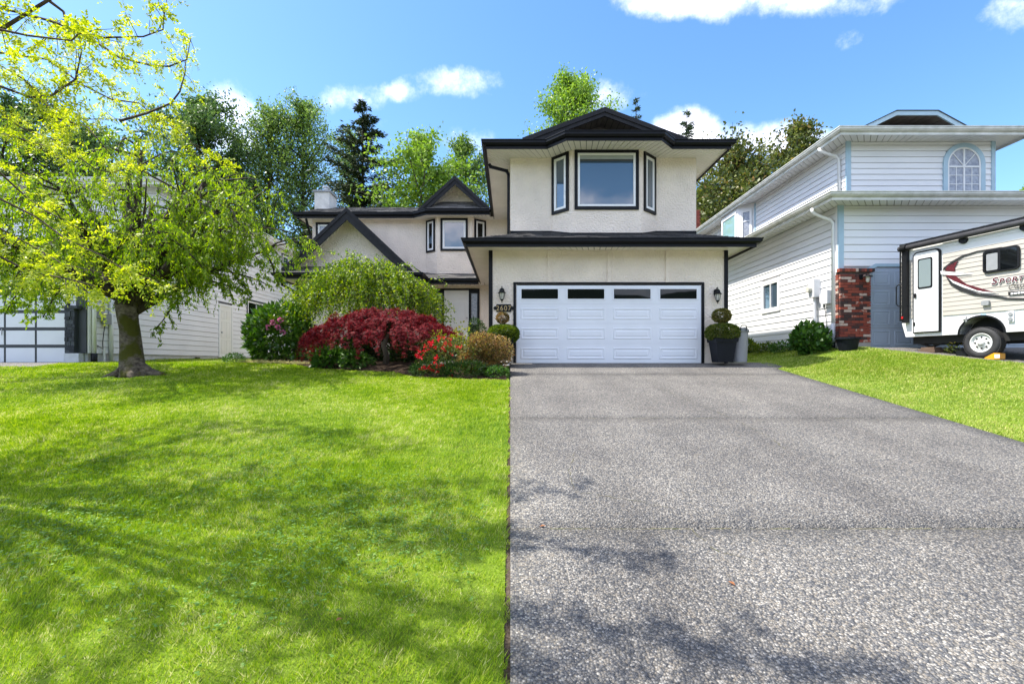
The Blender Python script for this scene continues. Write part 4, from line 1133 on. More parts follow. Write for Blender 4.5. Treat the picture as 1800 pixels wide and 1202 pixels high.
# ------------------------------------------------------------------ travel trailer
FT = Frame((9.7, 12.0, 0), (0.2525, -0.9676, 0))
rv = thing('travel_trailer', FT.p(2.5, 0.1, -1.2), 'white and beige travel trailer with maroon swoosh on the next drive', 'trailer')
arch = [(1.66+0.40*math.cos(math.pi*i/14), 0.64+0.36*math.sin(math.pi*i/14)) for i in range(15)]        # from right to left
prof = [(0.0, 2.87), (0.0, 1.05), (0.11, 0.64)] + arch[::-1] + [(6.1, 0.64), (6.1, 1.9), (5.6, 2.87)]
MB().prism([FT.p(a, b_, -2.3) for a, b_ in prof][::-1], FT.n*2.3).build('body', M['rv'], rv)
siding(rv, FT, 0.005, 6.0, 1.085, 2.50, 0.101, M['rvtan'], gap=0.003, dp=0.62, holes=[(0.27, 0.93, 0.5, 2.8)])
siding(rv, FT, 0.005, 6.0, 2.50, 2.80, 0.15, M['rv'], dp=0.62, gap=0.003, holes=[(0.27, 0.93, 0.5, 2.8)])
MB().fbox(FT, -0.02, 6.0, 2.86, 2.93, -2.32, 0.03).build('roof_edge', M['rvblack'], rv)
MB().fbox(FT, -0.012, 0.012, 1.04, 2.86, -0.2, 0.036).build('rear_edge', M['rvblack'], rv)
MB().fbox(FT, 1.15, 2.15, 0.5, 1.02, -2.1, -0.30).build('wheel_well', M['under'], rv)
MB().fbox(FT, 0.2, 6.0, 0.46, 0.64, -2.1, -0.12).build('chassis', M['under'], rv)
wl_ = MB()
for k in range(14):
    (a0, b0), (a1, b1) = arch[k], arch[k+1]
    f_ = lambda a, b_, s: (1.66+(a-1.66)*s, 0.64+(b_-0.64)*s)
    p = [FT.p(*f_(a0, b0, 1.0), 0.015), FT.p(*f_(a1, b1, 1.0), 0.015), FT.p(*f_(a1, b1, 1.09), 0.015), FT.p(*f_(a0, b0, 1.09), 0.015)]
    q = [v - FT.n*0.3 for v in p]
    wl_.hexa(q+p)
wl_.build('arch_trim', M['rvblack'], rv)
# awning
MB().tube([FT.p(0.03, 2.80, 0.11), FT.p(6.0, 2.80, 0.11)], 0.062, 12).build('awning_roll', M['awning'], rv, smooth=True)
MB().tube([FT.p(0.10, 2.80, 0.12), FT.p(0.22, 2.80, 0.12)], 0.085, 12).build('awning_end', M['rvblack'], rv)
MB().fbox(FT, 0.10, 0.215, 0.98, 2.78, 0.03, 0.12).build('awning_arm', M['rvblack'], rv)
MB().tube([FT.p(0.22, 1.93, 0.07), FT.p(0.03, 1.93, 0.13), FT.p(-0.005, 1.88, 0.15), FT.p(-0.005, 1.46, 0.15), FT.p(0.03, 1.40, 0.13), FT.p(0.24, 1.40, 0.07)], 0.014, 8).build('grab_handle', M['rvblack'], rv, smooth=True)
MB().fbox(FT, 0.10, 0.14, 1.08, 1.14, 0.12, 0.135).build('marker_light', M['red'], rv)
# entrance door
def round_rect(a0, a1, b0, b1, r, n=5, corners=(1, 1, 1, 1)):
    pts = []
    for (cx_, cz_, s, on) in ((a0+r, b0+r, 180, corners[0]), (a1-r, b0+r, 270, corners[1]), (a1-r, b1-r, 0, corners[2]), (a0+r, b1-r, 90, corners[3])):
        if not on:
            pts.append({180: (a0, b0), 270: (a1, b0), 0: (a1, b1), 90: (a0, b1)}[s]); continue
        for i in range(n+1):
            t_ = R(s+90*i/n); pts.append((cx_+r*math.cos(t_), cz_+r*math.sin(t_)))
    return pts
def plate(F, pts, c0, c1): return MB().prism([F.p(a, b_, c0) for a, b_ in pts], F.n*(c1-c0))
door = plate(FT, round_rect(0.305, 0.90, 0.715, 2.66, 0.10, corners=(0, 0, 1, 1)), -0.01, 0.040).build('door', M['rvblack'], rv)
plate(FT, round_rect(0.335, 0.865, 0.745, 2.625, 0.08, corners=(0, 0, 1, 1)), 0.035, 0.052).build('leaf', M['rv'], door)
plate(FT, round_rect(0.425, 0.745, 1.765, 2.48, 0.04), 0.050, 0.062).build('window_frame', M['rvblack'], door)
plate(FT, round_rect(0.455, 0.715, 1.80, 2.445, 0.03), 0.060, 0.066).build('pane', M['rvglass'], door)
plate(FT, round_rect(0.345, 0.395, 1.56, 1.67, 0.01), 0.052, 0.075).build('latch', M['rvblack'], door)
plate(FT, round_rect(0.325, 0.365, 0.90, 0.98, 0.01), 0.05, 0.07).build('hinge', M['rvblack'], door)
# sliding window
wn_ = plate(FT, round_rect(1.72, 2.335, 1.90, 2.385, 0.075), 0.02, 0.055).build('window', M['rvblack'], rv)
plate(FT, round_rect(1.755, 2.30, 1.935, 2.35, 0.05), 0.05, 0.060).build('pane', M['darkglass'], wn_)
MB().fbox(FT, 1.99, 2.035, 1.935, 2.35, 0.055, 0.066).build('mullion', M['rvblack'], wn_)
plate(FT, round_rect(1.79, 1.985, 1.95, 2.30, 0.02), 0.058, 0.0625).build('screen', M['boxgrey'], wn_)
MB().tube([FT.p(1.355, 2.715, 0.02), FT.p(1.355, 2.715, 0.075)], [0.085, 0.075], 16).build('speaker', M['rvblack'], rv)
MB().tube([FT.p(2.42, 2.715, 0.02), FT.p(2.42, 2.715, 0.075)], [0.085, 0.075], 16).build('speaker', M['rvblack'], rv)
plate(FT, round_rect(1.70, 1.835, 1.225, 1.325, 0.015), 0.02, 0.07).build('outlet_cover', M['boxgrey'], rv)
so = plate(FT, round_rect(2.13, 2.235, 0.84, 1.06, 0.012), 0.0, 0.03).build('socket_plate', M['meter'], rv)
for z in (0.90, 1.0): MB().tube([FT.p(2.182, z, 0.03), FT.p(2.182, z, 0.045)], 0.035, 10).build('socket', M['boxgrey'], so)
plate(FT, round_rect(1.66, 1.755, 0.995, 1.05, 0.01), 0.0, 0.012).build('tag', M['trimblue'], rv)
MB().fbox(FT, 1.33, 1.45, 0.955, 0.972, 0.0, 0.05).fbox(FT, 1.40, 1.425, 0.90, 1.02, 0.03, 0.05).build('step_catch', M['boxgrey'], rv)
# decals (flat film on the boards)
dec = [('swoosh', 'decalblack', 0.034, [(0.94, 2.125), (0.973, 2.189), (1.127, 2.294), (1.321, 2.378), (1.605, 2.42), (1.932, 2.408), (2.044, 2.404), (1.944, 2.389), (1.605, 2.392), (1.359, 2.35), (1.153, 2.259), (1.026, 2.17)]),
       ('swoosh', 'maroon', 0.0355, [(0.981, 2.106), (1.048, 2.205), (1.252, 2.275), (1.185, 2.148), (1.185, 2.05)]),
       ('swoosh', 'maroon', 0.0355, [(0.989, 2.019), (1.185, 1.967), (1.409, 1.735), (1.921, 1.479), (1.605, 1.567), (1.308, 1.751), (1.074, 1.914)]),
       ('swoosh', 'decalwhite', 0.037, [(0.899, 2.112), (1.205, 2.029), (1.508, 1.936), (1.205, 1.963), (0.913, 2.033)]),
       ('swoosh', 'decalblack', 0.034, [(0.994, 2.0), (1.127, 1.82), (1.359, 1.65), (1.653, 1.487), (2.11, 1.379), (1.841, 1.39), (1.557, 1.466), (1.283, 1.608), (1.101, 1.765)]),
       ('swoosh', 'decalwhite', 0.0345, [(1.0, 2.01), (1.153, 1.845), (1.409, 1.698), (1.701, 1.53), (1.977, 1.457), (1.701, 1.502), (1.359, 1.666), (1.153, 1.801)]),
       ('swoosh', 'decalblack', 0.034, [(1.818, 1.409), (2.11, 1.343), (2.6, 1.27), (2.6, 1.23), (2.11, 1.308)]),
       ('swoosh', 'decalblack', 0.0345, [(2.143, 1.461), (2.75, 1.43), (2.75, 1.36), (2.15, 1.384)])]
for nm, mm, c_, pts in dec:
    MB().prism([FT.p(a, b_, c_) for a, b_ in pts][::-1], -FT.n*0.012).build(nm, M[mm], rv)
for i, (chh, w_, hgt) in enumerate((('S', 0.135, 0.20), ('P', 0.105, 0.145), ('O', 0.105, 0.145), ('R', 0.105, 0.145), ('T', 0.105, 0.145), ('S', 0.105, 0.145))):
    a = 1.850 + (0.0 if i == 0 else 0.135+0.105*(i-1))
    lettering(rv, chh, FT, a, 1.648-0.012*0, 0.034, hgt, M['decalwhite'], shear=0.22, bold=0.010, width=w_*1.02, name='letter_outline', extrude=0.001)
    lettering(rv, chh, FT, a+0.003, 1.650, 0.0365, hgt, M['maroon'], shear=0.22, bold=0.004, width=w_*0.95, name='letter', extrude=0.001)
lettering(rv, 'Classic', FT, 2.13, 1.515, 0.034, 0.13, M['decalblack'], shear=0.45, bold=-0.001, extrude=0.002, name='lettering')
for i in range(5):
    MB().fbox(FT, 2.19+i*0.055, 2.232+i*0.055, 1.395, 1.432, 0.034, 0.037).build('badge_mark', M['decalwhite'], rv)
# wheel
def ring_lathe(F, a, b, prof_, n=36):
    mb = MB(); i0 = 0
    for (r_, c_) in prof_:
        for j in range(n):
            t_ = 2*math.pi*j/n; mb.v.append(tuple(F.p(a+r_*math.cos(t_), b+r_*math.sin(t_), c_)))
    for k in range(len(prof_)-1):
        for j in range(n):
            p_ = k*n+j; q_ = k*n+(j+1) % n
            mb.f.append((p_, q_, q_+n, p_+n))
    return mb
WC = (1.665, 0.435)
wh = ring_lathe(FT, *WC, [(0.19, -0.20), (0.30, -0.205), (0.335, -0.17), (0.338, -0.10), (0.335, -0.02), (0.305, 0.018), (0.25, 0.024), (0.205, 0.010), (0.195, -0.02)]).build('wheel', M['tyre'], rv, smooth=True)
ring_lathe(FT, *WC, [(0.207, 0.012), (0.203, 0.02), (0.185, 0.008), (0.165, -0.03), (0.14, -0.02), (0.08, 0.0), (0.055, 0.0), (0.05, 0.03), (0.02, 0.035), (0.001, 0.035)]).build('rim', M['rim'], wh, smooth=True)
for k in range(8):
    t_ = 2*math.pi*k/8; MB().tube([FT.p(WC[0]+0.118*math.cos(t_), WC[1]+0.118*math.sin(t_), -0.018), FT.p(WC[0]+0.118*math.cos(t_), WC[1]+0.118*math.sin(t_), -0.004)], 0.019, 8).build('rim_hole', M['under'], wh)
for k in range(5):
    t_ = 2*math.pi*k/5; MB().tube([FT.p(WC[0]+0.062*math.cos(t_), WC[1]+0.062*math.sin(t_), 0.0), FT.p(WC[0]+0.062*math.cos(t_), WC[1]+0.062*math.sin(t_), 0.02)], 0.010, 6).build('lug_nut', M['steel'], wh)
tread = MB()
for k in range(48):
    t_ = 2*math.pi*k/48
    for c0, c1 in ((-0.165, -0.11), (-0.095, -0.06), (-0.045, 0.0)):
        p0 = [FT.p(WC[0]+r_*math.cos(t_+dt), WC[1]+r_*math.sin(t_+dt), c_) for r_, c_, dt in ((0.33, c0, 0), (0.33, c1, 0), (0.33, c1, 0.09), (0.33, c0, 0.09), (0.346, c0, 0), (0.346, c1, 0), (0.346, c1, 0.09), (0.346, c0, 0.09))]
        tread.hexa(p0)
tread.build('tread', M['tyre'], wh, kind='stuff')
# rear jack
jz = float(H(FT.p(0.55, 0, -0.2).x, FT.p(0.55, 0, -0.2).y))
jk = MB()
for c_ in (-0.16, -0.24):
    jk.beam(FT.p(0.28, 0.50, c_), FT.p(0.55, jz+0.12, c_), 0.03, 0.035); jk.beam(FT.p(0.82, 0.50, c_), FT.p(0.55, jz+0.12, c_), 0.03, 0.035)
    jk.beam(FT.p(0.28, 0.50, c_), FT.p(0.55, 0.60, c_), 0.03, 0.035); jk.beam(FT.p(0.82, 0.50, c_), FT.p(0.55, 0.60, c_), 0.03, 0.035)
jk.fbox(FT, 0.45, 0.65, 0.59, 0.66, -0.27, -0.13); jk.tube([FT.p(0.22, 0.50, -0.2), FT.p(0.88, 0.50, -0.2)], 0.012, 6)
jk.build('jack', M['under'], rv)
t = thing('wood_block', FT.p(0.55, jz, -0.2), 'dark wooden block under the trailer jack', 'block')
MB().fbox(FT, 0.36, 0.72, jz-0.01, jz+0.055, -0.35, -0.05).build('timber', M['wood'], t); MB().fbox(FT, 0.40, 0.69, jz+0.057, jz+0.115, -0.32, -0.08).build('timber', M['wood'], t)
def chock(name, a0, a1, label, mat, lab2=True):
    p_ = FT.p((a0+a1)/2, 0, -0.06); gz = Hs(p_.x, p_.y)+0.004
    t = thing(name, (p_.x, p_.y, gz), label, 'chock')
    s = 1 if a1 > a0 else -1
    L = abs(a1-a0)
    pr = [(0, 0), (L, 0), (L, 0.12), (L*0.62, 0.13), (0.02, 0.035)]
    pts = [FT.p(a0+s*a, gz+b_, 0.02) for a, b_ in pr]
    MB().prism(pts[::-1] if s > 0 else pts, -FT.n*0.16).build('wedge', mat, t)
    if lab2: MB().fbox(FT, min(a1, a1-s*0.09)+0.0, max(a1, a1-s*0.09), gz+0.02, gz+0.10, 0.021, 0.024).build('sticker', M['meter'], t)
chock('wheel_chock', 1.72, 2.0, 'yellow wheel chock against the trailer tyre', M['yellow'])
chock('rubber_chock', 1.40, 1.20, 'black wheel chock on the house side of the trailer tyre', M['rvblack'], False)

# ------------------------------------------------------------------ neighbour with grey siding behind the tree
lh = thing('grey_siding_house', (-14.0, 18.0, 0.0), 'pale grey siding house behind the weeping tree with a gridded garage door', 'house')
LX, LY = -11.8, 13.5
MB().box(-20.0, LX-0.03, LY+0.03, 28.0, -0.4, 0.28).build('foundation', M['paleconcrete'], lh)
MB().box(-20.0, LX, LY, 28.0, 0.28, 2.75).build('lower_wall', M['gapdark'], lh)
UYL = 16.2
MB().box(-20.0, LX, UYL, 28.0, 2.75, 5.88).build('upper_wall', M['gapdark'], lh)
LS = Frame((LX, LY, 0), (0, 1, 0)); LF = Frame((LX, LY, 0), (1, 0, 0))
siding(lh, LS, 0.0, 14.4, 0.28, 2.70, 0.186, M['vinylgrey'], [(6.02, 7.0, 0.2, 2.42), (8.1, 9.9, 1.76, 2.85)])
siding(lh, LS, 2.7, 14.4, 2.70, 5.86, 0.186, M['vinylgrey'], [(6.02, 7.0, 0.2, 2.42), (8.1, 9.9, 1.76, 2.85), (11.4, 12.3, 4.0, 5.66)])
siding(lh, LF, -8.2, -0.02, 2.2, 2.72, 0.186, M['vinylgrey'])
siding(lh, Frame((LX, UYL, 0), (1, 0, 0)), -8.2, -0.02, 4.0, 5.86, 0.186, M['vinylgrey'])
eaves(lh, [(-20.4, 13.0), (-11.5, 13.0), (-11.5, 16.2)], 2.68, 2.86, M['gate'])
MB().slab([(-20.4, 12.96, 2.85), (-11.46, 12.96, 2.85), (-11.46, 16.22, 4.15), (-20.4, 16.22, 4.15)], 0.04).build('garage_roof', M['deck'], lh)
shingles(lh, [((-20.4, 12.96, 2.85), (-11.46, 12.96, 2.85), (-11.46, 16.2, 4.15), (-20.4, 16.2, 4.15))], M['shinglegrey'], 0.2, 0.4)
MB().prism([(LX, LY, 2.7), (LX, 16.2, 2.7), (LX, 16.2, 4.05)], (-0.05, 0, 0)).build('roof_cheek', M['vinylgrey'], lh)
siding(lh, LF, -0.46, -0.28, 1.55, 2.2, 0.186, M['vinylgrey'])
MB().fbox(LS, -0.01, 0.10, 0.28, 2.72, 0, 0.04).build('corner_board', M['white'], lh)
MB().fbox(LF, -0.28, -0.0, 0.27, 2.2, 0, 0.05).build('dark_panel', M['gate'], lh)
sd = MB().fring(LS, 6.02, 7.0, 0.24, 2.42, 0.085, 0, 0.05).build('side_door', M['white'], lh)
MB().fbox(LS, 6.10, 6.92, 0.26, 2.34, 0, 0.03).build('leaf', M['entrywhite'], sd)
for c_ in range(2):
    for (z0, z1) in ((0.42, 0.95), (1.05, 1.70), (1.82, 2.15)):
        stamped(MB(), LS, 6.18+c_*0.36, 6.46+c_*0.36, z0, z1, 0.03, 0.010, 0.018).build('panel', M['entrywhite'], sd)
MB().tube([LS.p(6.2, 1.25, 0.03), LS.p(6.2, 1.25, 0.08)], 0.03, 8).build('knob', M['steel'], sd)
w1 = window(lh, LS, 8.1, 9.9, 1.76, 2.85, 0.05, 'gate', 0.07, 'white', 'darkglass', mv=(0.47,), tt=0.055)
for k in range(16):
    MB().fbox(LS, 8.98, 9.76, 1.92+k*0.05, 1.935+k*0.05, 0.006, 0.016).build('blind_slat', M['blind'], w1)
window(lh, LS, 11.4, 12.3, 4.0, 5.66, 0.05, 'gate', 0.10, 'white', 'glass', mh=(0.5,), tt=0.055)
LEv = [(-20.4, 15.7), (-11.42, 15.7), (-11.42, 28.3)]; LWv = [(-20.4, 16.2), (-11.8, 16.2), (-11.8, 28.3)]
eaves(lh, LEv, 5.80, 5.99, M['white']); soffit(lh, LEv, LWv, 5.865, M['white'], 0.3)
MB().slab([(-20.4, 15.67, 5.98), (-11.38, 15.67, 5.98), (-15.9, 20.2, 7.4)], 0.03).slab([(-11.38, 15.67, 5.98), (-11.38, 28.3, 5.98), (-15.9, 28.3, 7.4), (-15.9, 20.2, 7.4)], 0.03).slab([(-20.4, 28.3, 5.98), (-20.4, 15.67, 5.98), (-15.9, 20.2, 7.4), (-15.9, 28.3, 7.4)], 0.03).build('roof', M['deck'], lh)
shingles(lh, [((-20.4, 15.67, 5.98), (-11.38, 15.67, 5.98), (-15.9, 20.2, 7.4), (-15.9, 20.2, 7.4))], M['shinglegrey'], 0.2, 0.4)
MB().tube([(-12.4, 26.5, 6.2), (-12.4, 26.5, 7.0)], 0.07, 10).lathe((-12.4, 26.5, 6.95), [(0.12, 0), (0.12, 0.1), (0.03, 0.14)], 10).build('vent_pipe', M['steel'], lh)
# gridded garage door
g2 = MB().fbox(LF, -5.72, -0.53, -0.03, 2.0, 0, 0.03).build('garage_door', M['gate'], lh)
zs = [-0.02, 0.47, 0.95, 1.43, 1.92]
for r_ in range(4):
    for c_ in range(6):
        a1 = -0.545-c_*0.862-0.03; a0 = a1-0.80
        MB().fbox(LF, a0, a1, zs[r_]+0.045, zs[r_+1]-0.045, 0.02, 0.04).build('panel', M['doorwhite'], g2)
MB().tube([LF.p(-2.33, 0.95, 0.06), LF.p(-2.33, 0.78, 0.07)], 0.012, 6).build('handle', M['steel'], g2)
MB().fbox(LF, -0.54, -0.50, -0.03, 2.1, 0, 0.06).fbox(LF, -5.8, -0.5, 2.0, 2.1, 0, 0.06).build('door_trim', M['gate'], lh)
# stone veneer pier
sp_ = MB().fbox(LF, -0.50, -0.22, 0.27, 1.5, 0, 0.14).build('stone_pier', M['gate'], lh)
MB().fbox(LF, -0.51, -0.10, -0.05, 0.27, 0, 0.17).build('pier_base', M['paleconcrete'], lh)
MB().fbox(LF, -0.55, -0.12, 1.5, 1.585, 0, 0.19).build('cap', M['stonedark'], sp_)
z = 0.275; row = 0
while z < 1.49:
    hh = min(random.choice((0.08, 0.12, 0.16)), 1.5-z)
    x = -0.50
    while x < -0.225:
        ww = min(random.choice((0.07, 0.10, 0.14)), -0.222-x)
        if ww > 0.03: MB().fbox(LF, x+0.004, x+ww-0.004, z+0.004, z+hh-0.004, 0.138, 0.155+random.uniform(0, 0.02)).build('stone', M['stonedark'], sp_)
        x += ww
    z += hh
pipe(lh, [LS.p(0.10, 2.7, 0.10), LS.p(0.10, 0.26, 0.10)], 0.05, M['white']); pipe(lh, [LS.p(0.10, 0.27, 0.10), LS.p(0.10, -0.05, 0.10)], 0.075, M['rvblack'], 'drain_boot')
pipe(lh, [LS.p(0.70, 2.2, 0.08), LS.p(0.70, -0.03, 0.08)], 0.055, M['white'], 'vent_stack')
t = thing('grey_utility_box', LS.p(0.25, 1.25, 0.1), 'larger flat grey utility box on the grey siding corner', 'utility box')
MB().fbox(LS, 0.16, 0.36, 1.28, 1.62, 0.03, 0.10).build('box', M['boxgrey'], t)
MB().fbox(LS, 0.37, 0.50, 1.48, 1.66, 0.03, 0.07).build('tag_plate', M['boxbrown'], t)
t = thing('cable_box', LS.p(0.45, 1.1, 0.1), 'small grey cable box with a black wire below it', 'cable box')
MB().fbox(LS, 0.39, 0.60, 1.12, 1.42, 0.075, 0.18).build('box', M['boxgrey'], t)
MB().tube([LS.p(0.43, 1.12, 0.12), LS.p(0.43, 0.6, 0.06), LS.p(0.44, 0.4, 0.06), LS.p(0.30, 0.48, 0.05), LS.p(0.18, 0.53, 0.05)], 0.011, 6).build('wire', M['rvblack'], t)
MB().tube([LS.p(0.45, 0.40, 0.08), LS.p(0.45, -0.02, 0.08)], 0.03, 8).build('conduit', M['white'], t)
MB().fbox(LS, 4.6, 4.78, 0.10, 0.22, 0.0, 0.08).build('dryer_vent', M['rvblack'], lh)

# ------------------------------------------------------------------ foliage helpers
def unit(a): return a/np.maximum(1e-9, np.linalg.norm(a, axis=-1, keepdims=True))

class Leaves:
    """many small leaf blades gathered into one crown mesh (4 corners each, folded along the rib)"""
    def __init__(self): self.b = []
    def add(self, P, D, L, W, fold=0.22, side=None, mid=0.45):
        P = np.asarray(P, dtype=float).reshape(-1, 3); D = unit(np.asarray(D, dtype=float).reshape(-1, 3))
        n = len(P); L = np.broadcast_to(np.asarray(L, dtype=float), (n,))[:, None]; W = np.broadcast_to(np.asarray(W, dtype=float), (n,))[:, None]
        if side is None: side = RNG.normal(size=(n, 3))
        s = unit(np.cross(D, side)); u = np.cross(s, D)
        v = np.empty((n, 4, 3))
        v[:, 0] = P; v[:, 1] = P+D*L*mid+s*W*0.5+u*W*fold; v[:, 2] = P+D*L; v[:, 3] = P+D*L*mid-s*W*0.5+u*W*fold
        self.b.append(v); return self
    def build(self, name, mat, parent, at=None, **tags):
        v = np.concatenate(self.b).reshape(-1, 3); n = len(v)//4
        if at is None: at = WORLD_AT[parent] if parent is not None else (0, 0, 0)
        return np_object(name, v, np.arange(n*4).reshape(-1, 4), mat, parent, at=at, **tags)

def rnd(n): return unit(RNG.normal(size=(n, 3)))

def curve(p, d, length, n, gravity, wobble=0.15):
    """a twig: starts along d, bends under gravity"""
    p = np.array(p, dtype=float); d = np.array(d, dtype=float); d /= max(1e-9, np.linalg.norm(d)); st = length/n
    out = [p.copy()]
    for _ in range(n):
        d = d + RNG.normal(size=3)*wobble*0.5; d[2] -= gravity*st
        d /= max(1e-9, np.linalg.norm(d)); p = p + d*st; out.append(p.copy())
    return np.array(out)

def along(pts, n, jit=0.0):
    t = np.sort(RNG.uniform(0, len(pts)-1.001, n)); i = t.astype(int); f = (t-i)[:, None]
    P = pts[i]*(1-f)+pts[i+1]*f; D = unit(pts[i+1]-pts[i])
    return P+RNG.normal(size=P.shape)*jit, D, t/(len(pts)-1)

def bark(name, c1, c2, scale=8.0, stretch=0.25, moss=None, lent=None):
    m, nt, b, out = new_mat(name)
    geo = nt.nodes.new('ShaderNodeNewGeometry')
    mp = nt.nodes.new('ShaderNodeMapping'); mp.inputs['Scale'].default_value = (1, 1, stretch)
    nt.links.new(geo.outputs['Position'], mp.inputs[0])
    n = nt.nodes.new('ShaderNodeTexNoise'); n.inputs['Scale'].default_value = scale; n.inputs['Detail'].default_value = 8; n.inputs['Roughness'].default_value = 0.7
    nt.links.new(mp.outputs[0], n.inputs['Vector'])
    r = nt.nodes.new('ShaderNodeValToRGB'); r.color_ramp.elements[0].position = 0.35; r.color_ramp.elements[0].color = c4(c1)
    r.color_ramp.elements[1].position = 0.68; r.color_ramp.elements[1].color = c4(c2); nt.links.new(n.outputs[0], r.inputs[0])
    col = r.outputs[0]
    if moss:
        m2 = nt.nodes.new('ShaderNodeTexNoise'); m2.inputs['Scale'].default_value = 2.6; m2.inputs['Detail'].default_value = 6
        nt.links.new(geo.outputs['Position'], m2.inputs['Vector'])
        mr = nt.nodes.new('ShaderNodeMapRange'); mr.inputs['From Min'].default_value = 0.52; mr.inputs['From Max'].default_value = 0.62
        nt.links.new(m2.outputs[0], mr.inputs['Value'])
        mx = nt.nodes.new('ShaderNodeMix'); mx.data_type = 'RGBA'; nt.links.new(mr.outputs[0], mx.inputs[0]); nt.links.new(col, mx.inputs[6]); mx.inputs[7].default_value = c4(moss)
        col = mx.outputs[2]
    nt.links.new(col, b.inputs['Base Color']); b.inputs['Roughness'].default_value = 0.9; b.inputs['Specular IOR Level'].default_value = 0.2
    bp = nt.nodes.new('ShaderNodeBump'); bp.inputs['Strength'].default_value = 0.9; bp.inputs['Distance'].default_value = 0.025
    nt.links.new(n.outputs[0], bp.inputs['Height']); nt.links.new(bp.outputs[0], b.inputs['Normal'])
    return m

M['bark_cherry'] = bark('cherry_bark', (0.035, 0.026, 0.020), (0.20, 0.165, 0.13), 9, 1.8, (0.06, 0.060, 0.008))
M['bark_dark'] = bark('dark_bark', (0.02, 0.016, 0.013), (0.085, 0.068, 0.055), 8, 0.3)
M['bark_twig'] = bark('twig_bark', (0.05, 0.035, 0.03), (0.13, 0.10, 0.085), 12, 0.4)
M['bark_pale'] = bark('pale_bark', (0.06, 0.05, 0.04), (0.17, 0.15, 0.125), 6, 0.3)
M['lf_cherry'] = leaf_mat('cherry_leaf', [(0.0, (0.10, 0.19, 0.016)), (0.5, (0.22, 0.34, 0.025)), (1.0, (0.40, 0.50, 0.045))], 0.55, patch=0.4, patch_scale=1.2)
M['lf_locust'] = leaf_mat('locust_leaflet', [(0.0, (0.24, 0.33, 0.030)), (0.5, (0.43, 0.50, 0.045)), (1.0, (0.66, 0.66, 0.09))], 0.55, patch=0.4)
M['lf_weep'] = leaf_mat('weeping_leaf', [(0.0, (0.05, 0.11, 0.012)), (0.55, (0.15, 0.25, 0.016)), (1.0, (0.40, 0.48, 0.022))], 0.45, patch=0.5, patch_scale=1.6)
M['lf_maple'] = leaf_mat('red_maple_leaf', [(0.0, (0.042, 0.006, 0.010)), (0.55, (0.132, 0.011, 0.016)), (0.85, (0.264, 0.018, 0.022)), (1.0, (0.408, 0.060, 0.054))], 0.35, rough=0.6, spec=0.12, patch=0.35, patch_scale=3.0)
M['lf_rhodo'] = leaf_mat('rhododendron_leaf', [(0.0, (0.03, 0.085, 0.012)), (0.6, (0.07, 0.17, 0.018)), (1.0, (0.18, 0.32, 0.03))], 0.25, rough=0.3, spec=0.6)
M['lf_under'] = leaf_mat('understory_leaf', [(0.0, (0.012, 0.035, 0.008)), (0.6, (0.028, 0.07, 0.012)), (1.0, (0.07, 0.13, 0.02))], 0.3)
M['lf_azalea'] = leaf_mat('azalea_leaf', [(0.0, (0.03, 0.06, 0.012)), (0.6, (0.08, 0.12, 0.02)), (1.0, (0.20, 0.20, 0.04))], 0.3)
M['fl_red'] = leaf_mat('red_petal', [(0.0, (0.42, 0.008, 0.016)), (0.6, (0.62, 0.016, 0.03)), (1.0, (0.75, 0.07, 0.09))], 0.3)
M['fl_pink'] = leaf_mat('pink_petal', [(0.0, (0.50, 0.10, 0.28)), (1.0, (0.72, 0.32, 0.50))], 0.3)
M['lf_rust'] = leaf_mat('rust_leaf', [(0.0, (0.06, 0.07, 0.02)), (0.35, (0.16, 0.115, 0.035)), (0.7, (0.34, 0.18, 0.085)), (1.0, (0.46, 0.38, 0.08))], 0.35)
M['lf_rose'] = leaf_mat('young_rose_leaf', [(0.0, (0.10, 0.16, 0.015)), (0.6, (0.26, 0.30, 0.02)), (1.0, (0.40, 0.28, 0.05))], 0.4)
M['lf_box'] = leaf_mat('box_leaf', [(0.0, (0.04, 0.085, 0.008)), (0.6, (0.10, 0.16, 0.010)), (1.0, (0.22, 0.27, 0.02))], 0.3)
M['lf_boxdark'] = leaf_mat('box_leaf_dark', [(0.0, (0.042, 0.077, 0.011)), (0.6, (0.105, 0.147, 0.017)), (1.0, (0.224, 0.224, 0.042))], 0.3)
M['lf_boxtop'] = leaf_mat('box_leaf_top', [(0.0, (0.07, 0.09, 0.014)), (0.6, (0.17, 0.17, 0.03)), (1.0, (0.30, 0.22, 0.07))], 0.3)
M['lf_hydr'] = leaf_mat('hydrangea_leaf', [(0.0, (0.03, 0.085, 0.014)), (0.6, (0.06, 0.15, 0.02)), (1.0, (0.13, 0.25, 0.035))], 0.25, rough=0.4)
M['lf_poplar'] = leaf_mat('poplar_leaf', [(0.0, (0.084, 0.160, 0.033)), (0.5, (0.160, 0.264, 0.053)), (1.0, (0.319, 0.433, 0.084))], 0.35, patch=0.5, patch_scale=0.4)
M['lf_dense'] = leaf_mat('dense_tree_leaf', [(0.0, (0.041, 0.094, 0.026)), (0.5, (0.084, 0.159, 0.041)), (1.0, (0.186, 0.281, 0.064))], 0.3, patch=0.5, patch_scale=0.4)
M['lf_light'] = leaf_mat('light_tree_leaf', [(0.0, (0.115, 0.216, 0.029)), (0.5, (0.201, 0.331, 0.043)), (1.0, (0.345, 0.489, 0.071))], 0.4, patch=0.4, patch_scale=0.5)
M['lf_brown'] = leaf_mat('olive_tree_leaf', [(0.0, (0.045, 0.070, 0.016)), (0.5, (0.10, 0.13, 0.026)), (0.88, (0.18, 0.20, 0.04)), (1.0, (0.30, 0.19, 0.06))], 0.3, patch=0.5, patch_scale=0.6)
